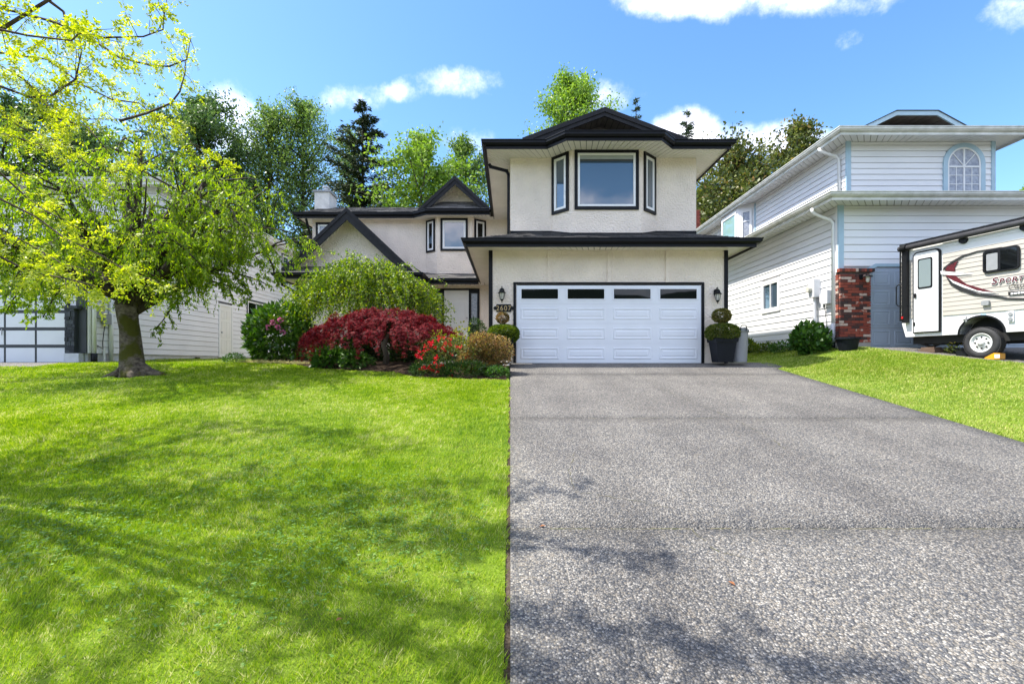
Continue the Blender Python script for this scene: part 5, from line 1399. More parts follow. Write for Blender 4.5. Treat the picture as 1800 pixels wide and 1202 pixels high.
M['lf_conifer'] = leaf_mat('conifer_spray', [(0.0, (0.014, 0.026, 0.012)), (0.6, (0.032, 0.052, 0.020)), (1.0, (0.085, 0.105, 0.035))], 0.15, patch=0.4, patch_scale=0.5, spec=0.15)
M['lf_conifer2'] = leaf_mat('young_conifer_spray', [(0.0, (0.03, 0.06, 0.03)), (1.0, (0.09, 0.13, 0.06))], 0.15)
M['grass'] = leaf_mat('grass_blade', [(0.0, (0.095, 0.201, 0.015)), (0.45, (0.265, 0.403, 0.023)), (0.80, (0.403, 0.509, 0.038)), (0.95, (0.530, 0.551, 0.106)), (1.0, (0.700, 0.657, 0.318))], 0.35, patch=1.0, patch_scale=0.9, patch2=0.8, patch2_scale=7.0, spec=0.25)
M['grass2'] = leaf_mat('grass_blade_pale', [(0.0, (0.11, 0.20, 0.018)), (0.45, (0.25, 0.36, 0.035)), (0.80, (0.37, 0.46, 0.07)), (1.0, (0.60, 0.55, 0.22))], 0.35, patch=0.7, patch_scale=1.5, patch2=0.6, spec=0.25)
M['clover'] = leaf_mat('clover_leaf', [(0.0, (0.06, 0.15, 0.02)), (0.7, (0.13, 0.26, 0.035)), (1.0, (0.28, 0.40, 0.10))], 0.3, spec=0.5)
M['straw'] = leaf_mat('straw_grass', [(0.0, (0.20, 0.20, 0.06)), (1.0, (0.52, 0.48, 0.24))], 0.4)
M['dry'] = leaf_mat('dry_leaf', [(0.0, (0.22, 0.07, 0.03)), (1.0, (0.45, 0.20, 0.08))], 0.2)

# ------------------------------------------------------------------ lawns: blades of grass
def grass(name, mat, n, xr, yr, inside, dens, label, hgt=0.045):
    P = []
    got = 0
    while got < n:
        m = 400000
        x = RNG.uniform(*xr, m); y = RNG.uniform(*yr, m)
        keep = inside(x, y) & (RNG.uniform(size=m) < dens(x, y))
        q = np.stack([x[keep], y[keep]], 1); P.append(q); got += len(q)
    P = np.concatenate(P)[:n]; x, y = P[:, 0], P[:, 1]
    d = np.hypot(x, y)
    # uneven growth: low-frequency height and lean
    f = np.sin(x*2.1+np.sin(y*1.7)*1.3)*np.sin(y*2.6+x*0.8)
    g = np.sin(x*13.0+3*np.sin(y*4.1))*np.sin(y*11.0+2.5*np.sin(x*5.3))
    h = hgt*(0.75+0.25*f+0.32*g)*RNG.uniform(0.45, 1.25, n); w = np.maximum(0.0042, 0.00105*d)*RNG.uniform(0.7, 1.3, n)
    ang = RNG.uniform(0, 2*np.pi, n)+0.8*f; lean = RNG.uniform(0.2, 1.05, n)
    la = 0.7*np.sin(x*1.3)+0.9*np.cos(y*1.1+x*0.5)+RNG.normal(size=n)*1.1
    base = np.stack([x, y, H(x, y)+0.002], 1)
    sx = np.stack([np.cos(ang), np.sin(ang), np.zeros(n)], 1)*w[:, None]*0.5
    tip = base+np.stack([np.cos(la)*lean*h, np.sin(la)*lean*h, h], 1)
    v = np.stack([base-sx, base+sx, tip], 1).reshape(-1, 3)
    return np_object(name, v, np.arange(3*n).reshape(-1, 3), mat, None, kind='stuff', label=label, category='grass')

def in_lawn(x, y):
    edge = -0.020+0.012*np.sin(y*9.3+1.1)+0.010*np.sin(y*17)+0.010*np.sin(y*41)
    ok = (x < edge) & ~((x > -7.4) & (y > bed_front(x)-0.03+0.03*np.sin(x*9)))
    ok &= ~((x < -11.75) & (y > 11.9)) & ~((np.hypot((x+8.2), (y-10.67)) < 0.42))
    ok &= np.abs(x) < y*1.15+2.0
    return ok & (y < 12.95)
grass('lawn_grass', M['grass'], 720000, (-15, 0), (1.5, 13), in_lawn, lambda x, y: np.clip(1.25-0.085*y, 0.32, 1), 'mown front lawn grass beside the driveway')
grass('side_grass', M['grass2'], 30000, (-11.7, -7.2), (12.9, 21), lambda x, y: x < 0, lambda x, y: np.ones_like(x), 'strip of grass along the grey siding house', 0.05)
grass('verge_grass', M['grass2'], 170000, (6.0, 14), (2.5, 12.95), lambda x, y: (x > 6.10+0.047*(y-5.76)+0.04+0.012*np.sin(y*23)) & (x < 9.19+np.maximum(0, 12.23-y)*0.32) & (x < y*1.15+2.5), lambda x, y: np.clip(1.3-0.06*y, 0.4, 1), 'lawn between the driveway and the trailer drive', 0.042)
grass('passage_grass', M['grass2'], 40000, (5.75, 8.76), (12.8, 21), lambda x, y: (x > 6.35) | (y > 13.6), lambda x, y: np.clip(1.6-0.06*y, 0.3, 1), 'shaded grass between the two houses', 0.06)
def clover_patch():
    lv = Leaves(); n = 5200
    c = np.array([(-2.2, 4.6), (-1.2, 4.2), (-3.2, 4.0), (-2.6, 5.6), (-1.6, 3.2), (-3.4, 3.3), (-0.7, 3.6), (-4.2, 5.2)])
    k = RNG.integers(0, len(c), n); xy = c[k]+RNG.normal(size=(n, 2))*np.array([0.45, 0.38])
    xy = xy[xy[:, 0] < -0.15]; n = len(xy)
    z = H(xy[:, 0], xy[:, 1])+RNG.uniform(0.018, 0.045, n)
    P = np.stack([xy[:, 0], xy[:, 1], z], 1)
    for q in range(3):
        a = RNG.uniform(0, 6.28, n)+q*2.1
        lv.add(P, np.stack([np.cos(a), np.sin(a), RNG.uniform(-0.2, 0.35, n)], 1), RNG.uniform(0.013, 0.024, n), RNG.uniform(0.012, 0.022, n), 0.1, side=np.tile([0, 0, 1.0], (n, 1)), mid=0.6)
    lv.build('clover', M['clover'], None, kind='stuff', label='clover patches growing through the front lawn', category='clover')
clover_patch()

# ------------------------------------------------------------------ weeping tree on the lawn
def cherry():
    bx, by = -8.36, 10.67; bz = Hs(bx, by)
    t = thing('weeping_tree', (bx, by, bz), 'green weeping tree with thick mossy trunk on the front lawn', 'tree')
    tr = MB()
    spine = [(bx+0.10, by, bz-0.08), (bx+0.08, by, bz+0.05), (bx+0.03, by, bz+0.25), (bx-0.01, by, bz+0.6), (bx-0.05, by, bz+1.0), (bx-0.09, by, bz+1.30), (bx-0.08, by, bz+1.58), (bx-0.06, by, bz+1.85)]
    rad = [0.34, 0.285, 0.235, 0.205, 0.185, 0.190, 0.225, 0.17]
    n0 = len(tr.v); tr.tube(spine, rad, 22)
    for i in range(n0, len(tr.v)):          # knobbly bark
        v = Vector(tr.v[i]); k = math.sin(v.x*23+v.z*9)*math.sin(v.y*19-v.z*7)*0.018
        o = Vector((v.x-bx, v.y-by, 0)).normalized(); tr.v[i] = tuple(v+o*k)
    # surface roots
    for (dx, dy, L_) in ((0.95, -0.05, 0.13), (0.35, -0.45, 0.10), (-0.45, -0.3, 0.09), (0.5, 0.4, 0.1)):
        tr.tube([(bx+dx*0.15, by+dy*0.15, bz+0.16), (bx+dx*0.45, by+dy*0.45, bz+0.04), (bx+dx, by+dy, Hs(bx+dx, by+dy)-0.03)], [L_*1.5, L_, 0.03], 8)
    tr.build('trunk', M['bark_cherry'], t, smooth=True)
    lv = Leaves(); limbs = MB(); twigs = MB()
    fork = np.array((bx-0.06, by, bz+1.6))
    targets = [(-3.0, -0.3, 2.6), (-2.3, 1.0, 3.6), (-1.6, -1.2, 4.0), (-0.3, 0.3, 4.7), (0.9, -0.9, 4.3), (1.5, 0.9, 4.1), (2.3, -0.5, 3.3), (2.6, 0.6, 2.6), (0.3, -1.9, 3.1), (0.2, 1.9, 3.5), (1.6, -1.6, 2.6), (-1.8, -1.7, 2.6), (-2.9, 0.9, 3.2), (0.3, 0.2, 3.6), (-0.9, 0.9, 3.9), (1.9, -0.4, 3.9), (2.4, 0.1, 3.5), (1.2, 0.3, 4.5), (-1.0, -0.8, 4.4)]
    for (dx, dy, z) in targets:
        e = np.array((bx+dx, by+dy, z)); s = fork+RNG.normal(size=3)*0.07
        ts = np.linspace(0, 1, 7)[:, None]
        mid = (s+e)/2+np.array((dx*0.10, dy*0.1, 0.35))+RNG.normal(size=3)*0.12
        pts = (1-ts)**2*s+2*ts*(1-ts)*mid+ts**2*e
        limbs.tube(pts, list(np.linspace(0.115, 0.03, 7)*RNG.uniform(0.75, 1.15)), 8)
        for j in range(10):
            u = RNG.uniform(0.30, 1.0); k = u*6; i = min(5, int(k)); p = pts[i]+(pts[i+1]-pts[i])*(k-i)
            d = unit(np.array((dx, dy, 0.0))+RNG.normal(size=3)*1.6+np.array((0, 0, 0.6)))
            br = curve(p, d, RNG.uniform(0.7, 1.35), 5, 0.55, 0.35)
            limbs.tube(br, list(np.linspace(0.026, 0.010, 6)), 5)
            for q in range(8):
                w = RNG.uniform(0.2, 1.0)*4.999; i2 = int(w); p2 = br[i2]+(br[i2+1]-br[i2])*(w-i2)
                d2 = unit(d*0.7+RNG.normal(size=3)*0.9); L_ = RNG.uniform(0.5, 1.35)
                tw = curve(p2, d2, L_, 6, 3.2/ max(0.6, L_), 0.3)
                lim = 1.25+0.85*np.clip((tw[:, 0]-bx-0.9)/1.6, 0, 1); cut = tw[:, 2] > lim; tw = tw[:max(3, int(cut.sum()))]
                if q % 2 == 0: twigs.tube(tw, list(np.linspace(0.007, 0.003, len(tw))), 3, cap=False)
                nl = int(L_*42)
                P, D, _ = along(tw, nl, 0.02)
                lv.add(P, D*0.3+RNG.normal(size=(nl, 3))*0.55+np.array((0, 0, -0.75)), RNG.uniform(0.055, 0.105, nl), RNG.uniform(0.022, 0.038, nl))
    limbs.build('limbs', M['bark_dark'], t, smooth=True); twigs.build('twigs', M['bark_twig'], t)
    lv.build('crown', M['lf_cherry'], t)
cherry()

# ------------------------------------------------------------------ yellow-leaved tree overhanging from beside the lawn
def locust():
    bx, by = -6.6, 4.3; bz = Hs(bx, by)
    t = thing('golden_locust_tree', (bx, by, bz), 'golden yellow locust tree with arching branches over the lawn corner', 'tree')
    top = np.array((bx+0.25, by+0.1, bz+2.1))
    MB().tube([(bx, by, bz-0.1), (bx+0.02, by, bz+0.3), (bx+0.1, by+0.05, bz+1.1), tuple(top), (bx+0.3, by+0.15, bz+3.0), (bx+0.4, by+0.2, bz+4.4)], [0.24, 0.17, 0.145, 0.13, 0.09, 0.04], 14).build('trunk', M['bark_dark'], t, smooth=True)
    limbs = MB(); lv = Leaves(); FP_, FD_ = [], []
    def at(px, py, d): return np.array(((px-897)/850*d, d, (638-py)/850*d))
    k = 0.3495
    arcs = [  # the big arching limbs as they run in space: (along, up) seen from the street, and how far off
        ([(0,40),(250,105),(410,165),(520,190),(720,185),(820,150),(830,20)], 4.3), ([(410,165),(600,290),(760,330),(850,335),(940,300),(960,190)], 5.7),
        ([(0,265),(240,300),(420,430),(560,500),(700,520),(760,570),(900,660),(1000,750),(1110,830)], 6.3), ([(0,435),(150,490),(260,480),(380,400),(410,260),(400,170)], 4.1),
        ([(200,490),(300,600),(440,640),(560,780)], 5.0), ([(600,610),(740,570),(860,520),(905,460),(930,370),(940,230)], 5.9),
        ([(0,670),(210,730),(330,745),(480,850),(560,870),(700,830),(720,750)], 6.7), ([(0,870),(130,990),(210,1050),(400,1150),(640,1180)], 5.5),
        ([(0,1000),(180,1090),(330,1200),(520,1290),(700,1400)], 4.7), ([(0,150),(140,180),(360,205),(410,160)], 3.9), ([(240,0),(320,60),(330,120),(285,190)], 4.8),
        ([(0,560),(100,640),(260,700),(420,720)], 6.1), ([(0,1150),(150,1230),(320,1330),(560,1380)], 5.2), ([(0,1290),(160,1370),(330,1400),(480,1440)], 4.4), ([(0,330),(120,400),(300,560),(420,600),(640,600)], 6.5)]
    polys = []
    for a, d in arcs:
        pts = np.array([at(x*k, y*k, d+0.12*math.sin(i*1.7)) for i, (x, y) in enumerate(a)])
        if a[0][0] == 0:
            s = top+np.array((0, 0, RNG.uniform(-0.2, 1.2)))
            pre = np.array([s+(pts[0]-s)*u+np.array((0, 0, 0.25*math.sin(math.pi*u))) for u in (0, 0.35, 0.7)])
            pts = np.concatenate([pre, pts])
        polys.append((pts, 0.017, 0.66))
    # the rest of the crown, above and behind the picture's edge
    for i in range(26):
        a = RNG.uniform(0, 6.28); r_ = RNG.uniform(1.2, 3.4)
        e = top+np.array((0.9+math.cos(a)*r_, -0.6+math.sin(a)*r_, RNG.uniform(1.2, 3.9)))
        if e[1] > 1.2 and e[0] > -1.09*e[1] and e[2] < 0.86*e[1]+0.3: e[0] = -1.15*e[1]-0.3
        m_ = (top+e)/2+np.array((0, 0, 0.7)); ts = np.linspace(0, 1, 8)[:, None]
        polys.append(((1-ts)**2*top+2*ts*(1-ts)*m_+ts**2*e, 0.03, 0.42))
    # high outer boughs over the driveway corner and the near lawn
    for (x, y, z) in ((-2.3, 4.5, 4.0), (-2.5, 3.5, 3.9), (-1.9, 3.4, 4.1), (-2.6, 2.6, 3.8), (-1.8, 2.5, 4.0), (-1.3, 2.3, 4.2), (-2.2, 2.2, 3.6), (-3.4, 2.9, 3.6), (-4.0, 2.4, 3.4), (-3.2, 3.8, 4.3), (-4.3, 3.3, 4.4), (-3.5, 4.8, 4.8), (-3.0, 2.3, 4.4)):
        e = np.array((x, y, z)); m_ = (top+e)/2+np.array((-0.4, -0.3, 1.0)); ts = np.linspace(0, 1, 9)[:, None]
        polys.append(((1-ts)**2*top+2*ts*(1-ts)*m_+ts**2*e, 0.03, -1.0))
    for pts, r_, dens in polys:
        limbs.tube(pts, list(np.linspace(r_, 0.004, len(pts))), 5)
        seg = np.linalg.norm(np.diff(pts, axis=0), axis=1); L_ = seg.sum()
        n = int(L_*11*abs(dens))
        P, D, tt = along(pts, n)
        for p, d, q in zip(P, D, tt):
            if q < (0.12 if dens > 0 else 0.66): continue
            dd = unit(d*0.6+RNG.normal(size=3)*0.8); tw = curve(p, dd, RNG.uniform(0.05, 0.28), 4, 1.0, 0.35)
            limbs.tube(tw, [0.004, 0.0035, 0.003, 0.0025, 0.002], 3, cap=False)
            for node in (tw[2], tw[4], tw[4]):
                for _ in range(2):
                    FP_.append(node); FD_.append(unit(dd*0.5+RNG.normal(size=3)*0.75+np.array((0.1, 0, -0.25))))
    FP_, FD_ = np.array(FP_), np.array(FD_); n = len(FP_)
    side = unit(np.cross(FD_, RNG.normal(size=(n, 3))*0.5+np.array((0, 0, 1.0)))); up = np.cross(side, FD_)
    FL_ = RNG.uniform(0.08, 0.17, n)
    for i in range(8):
        u = (i+1.0)/8.0
        base = FP_+FD_*(FL_*u)[:, None]-np.array((0, 0, 1.0))*(FL_*u*u*0.35)[:, None]
        for s in (-1, 1):
            lv.add(base+RNG.normal(size=(n, 3))*0.007, side*s*0.8+FD_*0.65-up*0.15+RNG.normal(size=(n, 3))*0.38, 0.038*(1.1-0.35*abs(u-0.5)*2)*RNG.uniform(0.8, 1.2, n), 0.016, 0.1, side=up, mid=0.5)
    limbs.build('limbs', M['bark_twig'], t, smooth=True)
    lv.build('crown', M['lf_locust'], t)
locust()

# ------------------------------------------------------------------ garden shrubs
FULL = (2.0, 1.15, 1.35)
def blob_shrub(name, c, rad, n, L, W, mat, label, category='shrub', bumps=7, shell=0.62, up=0.3, stems=6, gz=None, group=None, down=0.0, seedling=None, wob=0.22):
    """a bush: leaves through a lumpy ellipsoid, thickest at the surface, stems from the ground"""
    n = int(n*FULL[0]); L = L*FULL[1]; W = W*FULL[2]
    c = np.array(c, dtype=float); rad = np.array(rad, dtype=float)
    gz = Hs(c[0], c[1]) if gz is None else gz
    t = thing(name, (c[0], c[1], gz), label, category, group)
    dirs = rnd(n); lump = np.zeros(n)
    for b_ in rnd(bumps): lump += np.maximum(0, dirs@b_-0.55)*2.2
    for b_ in rnd(bumps): lump -= np.maximum(0, dirs@b_-0.75)*2.2
    r_ = (shell+(1-shell)*RNG.uniform(0, 1, n)**0.6)*(1+wob*lump)
    P = c+dirs*rad*r_[:, None]; keep = P[:, 2] > gz+0.03; P, dirs = P[keep], dirs[keep]; m = len(P)
    lv = Leaves().add(P, dirs*0.8+RNG.normal(size=(m, 3))*0.6+np.array((0, 0, up-down)), RNG.uniform(0.7, 1.2, m)*L, RNG.uniform(0.8, 1.2, m)*W)
    lv.build('foliage', mat, t)
    st = MB()
    for _ in range(stems):
        d = rnd(1)[0]; e = c+np.array((d[0], d[1], abs(d[2])*0.6))*rad*0.8
        st.tube([(c[0]+d[0]*0.06, c[1]+d[1]*0.06, gz-0.03), tuple((c+e)/2*np.array((1, 1, 0))+np.array((0, 0, (gz+e[2])/2))), tuple(e)], [0.022*max(0.4, rad[0]), 0.014*max(.4, rad[0]), 0.006], 5)
    if stems: st.build('stems', M['bark_dark'], t)
    return t, P

def weeping_birch():
    cx_, cy_ = -4.25, 14.3; gz = 0.25
    t = thing('dome_weeping_tree', (cx_, cy_, gz), 'low dome-shaped weeping tree with lime green leaves under the steep gable', 'tree')
    MB().tube([(cx_, cy_, gz-0.1), (cx_+0.05, cy_, gz+0.8), (cx_-0.02, cy_, gz+1.7), (cx_+0.1, cy_, gz+2.6)], [0.13, 0.10, 0.09, 0.05], 10).build('trunk', M['bark_pale'], t, smooth=True)
    lv, tw_, lm = Leaves(), MB(), MB()
    dome = lambda r_: 2.90-1.55*(r_/2.05)**1.8
    for i in range(26):
        a = RNG.uniform(0, 6.28); r_ = RNG.uniform(0.5, 1.4)
        e = (cx_+r_*math.cos(a), cy_+r_*math.sin(a)*0.72, dome(r_)-0.1)
        lm.tube([(cx_+0.05, cy_, gz+RNG.uniform(1.6, 2.5)), (cx_+r_*0.5*math.cos(a), cy_+r_*0.36*math.sin(a), dome(r_*0.5)+0.0), e], [0.045, 0.03, 0.014], 6)
    for i in range(860):
        a = RNG.uniform(0, 6.28); r0 = 1.60*math.sqrt(RNG.uniform(0, 1)); ca, sa = math.cos(a), math.sin(a)*0.72
        lump = 1+0.07*math.sin(a*3+1)+0.05*math.sin(a*7)
        p = np.array((cx_+r0*ca*lump, cy_+r0*sa*lump, dome(r0)+RNG.normal()*0.09))
        L_ = RNG.uniform(0.5, 1.7); d = np.array((ca*0.9, sa*0.9, 0.35))+RNG.normal(size=3)*0.35
        w = curve(p, d, L_, 6, 2.6/max(0.5, L_), 0.25); w = w[w[:, 2] > 0.35] if (w[:, 2] > 0.35).sum() > 3 else w[:4]
        if i % 2 == 0: tw_.tube(w, list(np.linspace(0.006, 0.0025, len(w))), 3, cap=False)
        nl = int(L_*36); P, D, _ = along(w, nl, 0.025)
        lv.add(P, D*0.4+RNG.normal(size=(nl, 3))*0.7+np.array((0, 0, -0.4)), RNG.uniform(0.05, 0.085, nl), RNG.uniform(0.032, 0.055, nl))
    for dx in (-0.8, -0.1, 0.6, 0.95, 1.1):         # young shoots standing above the dome
        for q in range(3):
            p = np.array((cx_+dx+RNG.normal()*0.12, cy_-0.4, dome(abs(dx))-0.05)); w = curve(p, (RNG.normal()*0.35, -0.1, 1), RNG.uniform(0.3, 0.6), 5, 1.5, 0.3)
            tw_.tube(w, [0.005]*6, 3, cap=False); P, D, _ = along(w, 16, 0.03); lv.add(P, RNG.normal(size=(16, 3))+np.array((0, 0, -0.2)), 0.065, 0.04)
    lm.build('limbs', M['bark_pale'], t, smooth=True); tw_.build('twigs', M['bark_pale'], t); lv.build('crown', M['lf_weep'], t)
weeping_birch()

def red_maple():
    cx_, cy_ = -3.13, 12.05; gz = Hs(cx_, cy_)+0.06
    t = thing('red_lace_maple', (cx_, cy_, gz), 'umbrella-shaped dark red laceleaf maple in the garden bed', 'tree')
    MB().tube([(cx_+0.02, cy_, gz-0.1), (cx_+0.05, cy_, gz+0.2), (cx_-0.03, cy_, gz+0.45), (cx_+0.06, cy_, gz+0.75), (cx_, cy_, gz+1.0)], [0.085, 0.07, 0.065, 0.06, 0.03], 10).build('trunk', M['bark_pale'], t, smooth=True)
    lm = MB(); lv = Leaves()
    top = lambda r_: 1.27-0.72*(r_/1.85)**2.4
    for i in range(30):
        a = RNG.uniform(0, 6.28); r_ = RNG.uniform(0.6, 1.65)
        lm.tube([(cx_, cy_, gz+RNG.uniform(0.55, 0.95)), (cx_+r_*0.5*math.cos(a), cy_+r_*0.42*math.sin(a), top(r_*0.5)-0.12), (cx_+r_*math.cos(a), cy_+r_*0.8*math.sin(a), top(r_)-0.12)], [0.035, 0.022, 0.008], 5)
    P, D = [], []
    for i in range(640):                               # hanging sprays layered like shingles
        a = RNG.uniform(0, 6.28); r0 = 1.76*math.sqrt(RNG.uniform(0, 1)); lump = 1+0.06*math.sin(a*5+0.5)+0.05*math.sin(a*2)
        lay = 0.05*math.sin(r0*14+a*3)
        p = np.array((cx_+r0*lump*math.cos(a), cy_+r0*lump*0.8*math.sin(a), top(r0)+lay+RNG.normal()*0.03))
        w = curve(p, (math.cos(a), 0.8*math.sin(a), 0.25), RNG.uniform(0.18, 0.45)*(1.0+0.5*(r0 > 1.2)), 5, 6.0, 0.25)
        q, d, _ = along(w, 22, 0.022); P.append(q); D.append(d*0.5+np.array((math.cos(a)*0.5, math.sin(a)*0.5, -0.45)))
    P, D = np.concatenate(P), unit(np.concatenate(D)+RNG.normal(size=(len(P)*22, 3))*0.35); n = len(P)
    s = unit(np.cross(D, RNG.normal(size=(n, 3))*0.6+np.array((0, 0, 1.0)))); u = np.cross(s, D)
    for ang in (-1.25, -0.7, -0.25, 0.25, 0.7, 1.25):
        lv.add(P, D*math.cos(ang)+s*math.sin(ang)-np.array((0, 0, 0.12)), RNG.uniform(0.055, 0.095, n)*(1.05-0.25*abs(ang)), 0.0095, 0.15, side=u)
    lm.build('limbs', M['bark_dark'], t, smooth=True); lv.build('crown', M['lf_maple'], t)
red_maple()

rh, rp = blob_shrub('rhododendron', (-6.5, 13.7, 0.72), (0.86, 0.74, 0.80), 1900, 0.16, 0.056, M['lf_rhodo'], 'big glossy rhododendron with pink blossom beside the red maple', wob=0.09, shell=0.55, bumps=12)
fl = Leaves()
for (x, y, z, k) in ((-6.30, 12.84, 1.08, 60), (-6.17, 12.84, 0.95, 50), (-6.10, 12.84, 1.14, 30), (-6.42, 12.84, 0.95, 30), (-6.05, 12.86, 0.82, 24)):
    d = rnd(k); fl.add(np.array((x, y, z))+d*0.035, d+np.array((0, -0.3, 0.1)), 0.055, 0.05, 0.1)
fl.build('blossom', M['fl_pink'], rh, kind='stuff')
fresh = Leaves(); nn = 260; P = np.array((-6.22, 12.92, 1.10))+RNG.normal(size=(nn, 3))*np.array((0.16, 0.06, 0.12)); fresh.add(P, RNG.normal(size=(nn, 3))+np.array((0, -0.3, 0.2)), 0.075, 0.03); fresh.build('new_leaves', M['lf_box'], rh)

az, ap = blob_shrub('red_azalea', (-1.42, 10.75, 0.08), (0.56, 0.42, 0.42), 1500, 0.045, 0.018, M['lf_azalea'], 'azalea bush with bright red flowers at the bed edge', bumps=9, wob=0.3)
fl = Leaves()
for i in range(85):
    d = rnd(1)[0]; d[1] = -abs(d[1])*0.9; d[2] = d[2]*0.6+0.35
    if d[0] > 0.35 and RNG.uniform() < 0.6: continue
    c_ = np.array((-1.47, 10.72, 0.10))+d/np.linalg.norm(d)*np.array((0.60, 0.45, 0.46))*RNG.uniform(0.9, 1.08)
    q = rnd(7); fl.add(c_+q*0.012, q+np.array((0, -0.5, 0.3)), 0.042, 0.036, 0.1)
for i in range(16):
    c_ = np.array((-1.95+RNG.uniform(0, 0.5), 10.35, -0.12+RNG.normal()*0.04)); q = rnd(7); fl.add(c_+q*0.012, q+np.array((0, -0.5, 0.3)), 0.042, 0.036, 0.1)
fl.build('flowers', M['fl_red'], az, kind='stuff')
blob_shrub('rust_shrub', (-0.62, 10.85, 0.22), (0.43, 0.36, 0.40), 5200, 0.045, 0.022, M['lf_rust'], 'rust brown small-leaved shrub at the driveway corner', bumps=12, wob=0.28, stems=10, shell=0.45)
blob_shrub('rose_bush', (-1.25, 11.7, 0.52), (0.34, 0.25, 0.26), 200, 0.06, 0.034, M['lf_rose'], 'thin rose bush with yellow green leaves behind the azalea', bumps=8, wob=0.4, stems=9, shell=0.2)
blob_shrub('rose_bush', (-1.75, 11.3, 0.50), (0.18, 0.18, 0.20), 150, 0.055, 0.03, M['lf_rose'], 'small yellow green sprig at the tip of the red maple', bumps=5, wob=0.4, stems=4, shell=0.2)
blob_shrub('porch_shrub', (-1.15, 16.6, 1.10), (0.30, 0.28, 0.42), 900, 0.05, 0.018, M['lf_under'], 'dark clipped shrub in a pot by the front door', stems=3, gz=0.6)
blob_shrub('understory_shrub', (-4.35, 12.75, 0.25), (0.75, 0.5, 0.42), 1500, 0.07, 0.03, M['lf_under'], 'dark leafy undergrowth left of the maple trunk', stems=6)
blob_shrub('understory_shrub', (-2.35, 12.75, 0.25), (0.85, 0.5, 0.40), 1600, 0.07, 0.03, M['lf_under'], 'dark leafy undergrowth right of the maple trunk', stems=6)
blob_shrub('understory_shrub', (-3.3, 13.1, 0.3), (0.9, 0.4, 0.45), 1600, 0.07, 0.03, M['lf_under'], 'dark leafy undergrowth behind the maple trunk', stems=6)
blob_shrub('hosta', (-4.45, 11.95, 0.02), (0.40, 0.32, 0.26), 330, 0.15, 0.07, M['lf_hydr'], 'broad-leaved hosta at the front of the bed', stems=0, down=0.2)
blob_shrub('hosta', (-3.75, 11.75, 0.0), (0.34, 0.3, 0.22), 330, 0.09, 0.04, M['lf_hydr'], 'low spreading perennial next to the hosta', stems=0, down=0.2)
blob_shrub('bed_perennial', (-1.75, 10.55, -0.15), (0.42, 0.22, 0.20), 700, 0.10, 0.012, M['lf_under'], 'strappy green clump below the azalea', stems=0, up=0.6)
blob_shrub('bed_perennial', (-1.05, 10.42, -0.17), (0.45, 0.20, 0.19), 700, 0.10, 0.012, M['lf_under'], 'strappy green clump below the rust shrub', stems=0, up=0.6)
blob_shrub('bed_perennial', (-0.32, 10.40, -0.20), (0.22, 0.18, 0.14), 320, 0.05, 0.025, M['lf_hydr'], 'small leafy plant at the driveway end of the bed', stems=0)
blob_shrub('grey_bushlet', (-7.35, 12.9, 0.08), (0.30, 0.22, 0.18), 450, 0.05, 0.014, M['lf_hydr'], 'small grey green bushlet at the grass end of the bed', stems=2)
for i, (x, y, s, lab) in enumerate(((-6.85, 12.85, 1.0, 'pale straw tuft below the rhododendron, nearest the grey house'), (-6.3, 12.65, 1.0, 'pale straw tuft below the pink blossom'), (-5.75, 12.5, 0.9, 'pale straw tuft between rhododendron and maple'), (-5.25, 12.35, 0.9, 'pale straw tuft at the tip of the maple'))):
    t = thing('grass_tuft', (x, y, Hs(x, y)), lab, 'grass tuft', 'pale tufts along the bed')
    n = 420; a = RNG.uniform(0, 6.28, n); r_ = RNG.uniform(0, 0.30, n)
    P = np.stack([x+np.cos(a)*r_, y+np.sin(a)*r_*0.5, np.full(n, Hs(x, y)+0.02)], 1)
    Leaves().add(P, np.stack([np.cos(a)*1.1, np.sin(a)*1.1, RNG.uniform(0.2, 0.9, n)], 1), RNG.uniform(0.08, 0.20, n)*s, 0.006).build('blades', M['straw'], t)

def topiary(x, y, gz, ball_z, top_z, label, mats, pot=True, tr=(0.215, 0.2, 0.165)):
    t = thing('potted_topiary', (x, y, gz), label, 'topiary', 'topiaries flanking the garage door')
    if pot:
        c = (x-0.02, y, gz)
        sq = lambda h_, s: [(x-s, y-s, gz+h_), (x+s, y-s, gz+h_), (x+s, y+s, gz+h_), (x-s, y+s, gz+h_)]
        mb = MB().hexa(sq(0.0, 0.185)+sq(0.50, 0.245)); mb.hexa(sq(0.50, 0.272)+sq(0.60, 0.282))
        mb.build('pot', M['potblack'], t)
        MB().hexa(sq(0.60, 0.24)+sq(0.604, 0.24)).build('potting_soil', M['soil'], t)
    for nm, c, rad, n, mt_, L_ in (('lower_ball', (x, y, ball_z), (0.375, 0.34, 0.215), 7500, mats[0], 0.042), ('upper_ball', (x-0.02, y, top_z), tr, int(2200*(tr[0]/0.215)**2), mats[1], 0.042)):
        d = rnd(n); e = 2.6 if nm == 'lower_ball' else 2.05                              # squarish clipped outline
        k_ = 1.0/(np.abs(d)**e).sum(1)**(1/e); r_ = k_*RNG.uniform(0.86, 1.03, n)
        P = np.array(c)+d*np.array(rad)*r_[:, None]
        Leaves().add(P, d+RNG.normal(size=(n, 3))*0.6, RNG.uniform(0.7, 1.2, n)*L_, RNG.uniform(0.022, 0.032, n)).build(nm, mt_, t)
    st = MB(); st.tube([(x, y, gz+0.3), (x+0.01, y, ball_z)], 0.022, 6)
    for q in range(7):
        d = RNG.normal(size=2)*0.08; st.tube([(x, y, ball_z+0.1), (x+d[0]*0.4, y+d[1]*0.4, top_z-0.16), (x-0.02+d[0]*1.6, y+d[1]*1.6, top_z)], [0.012, 0.010, 0.005], 5)
    st.build('stems', M['bark_pale'], t)
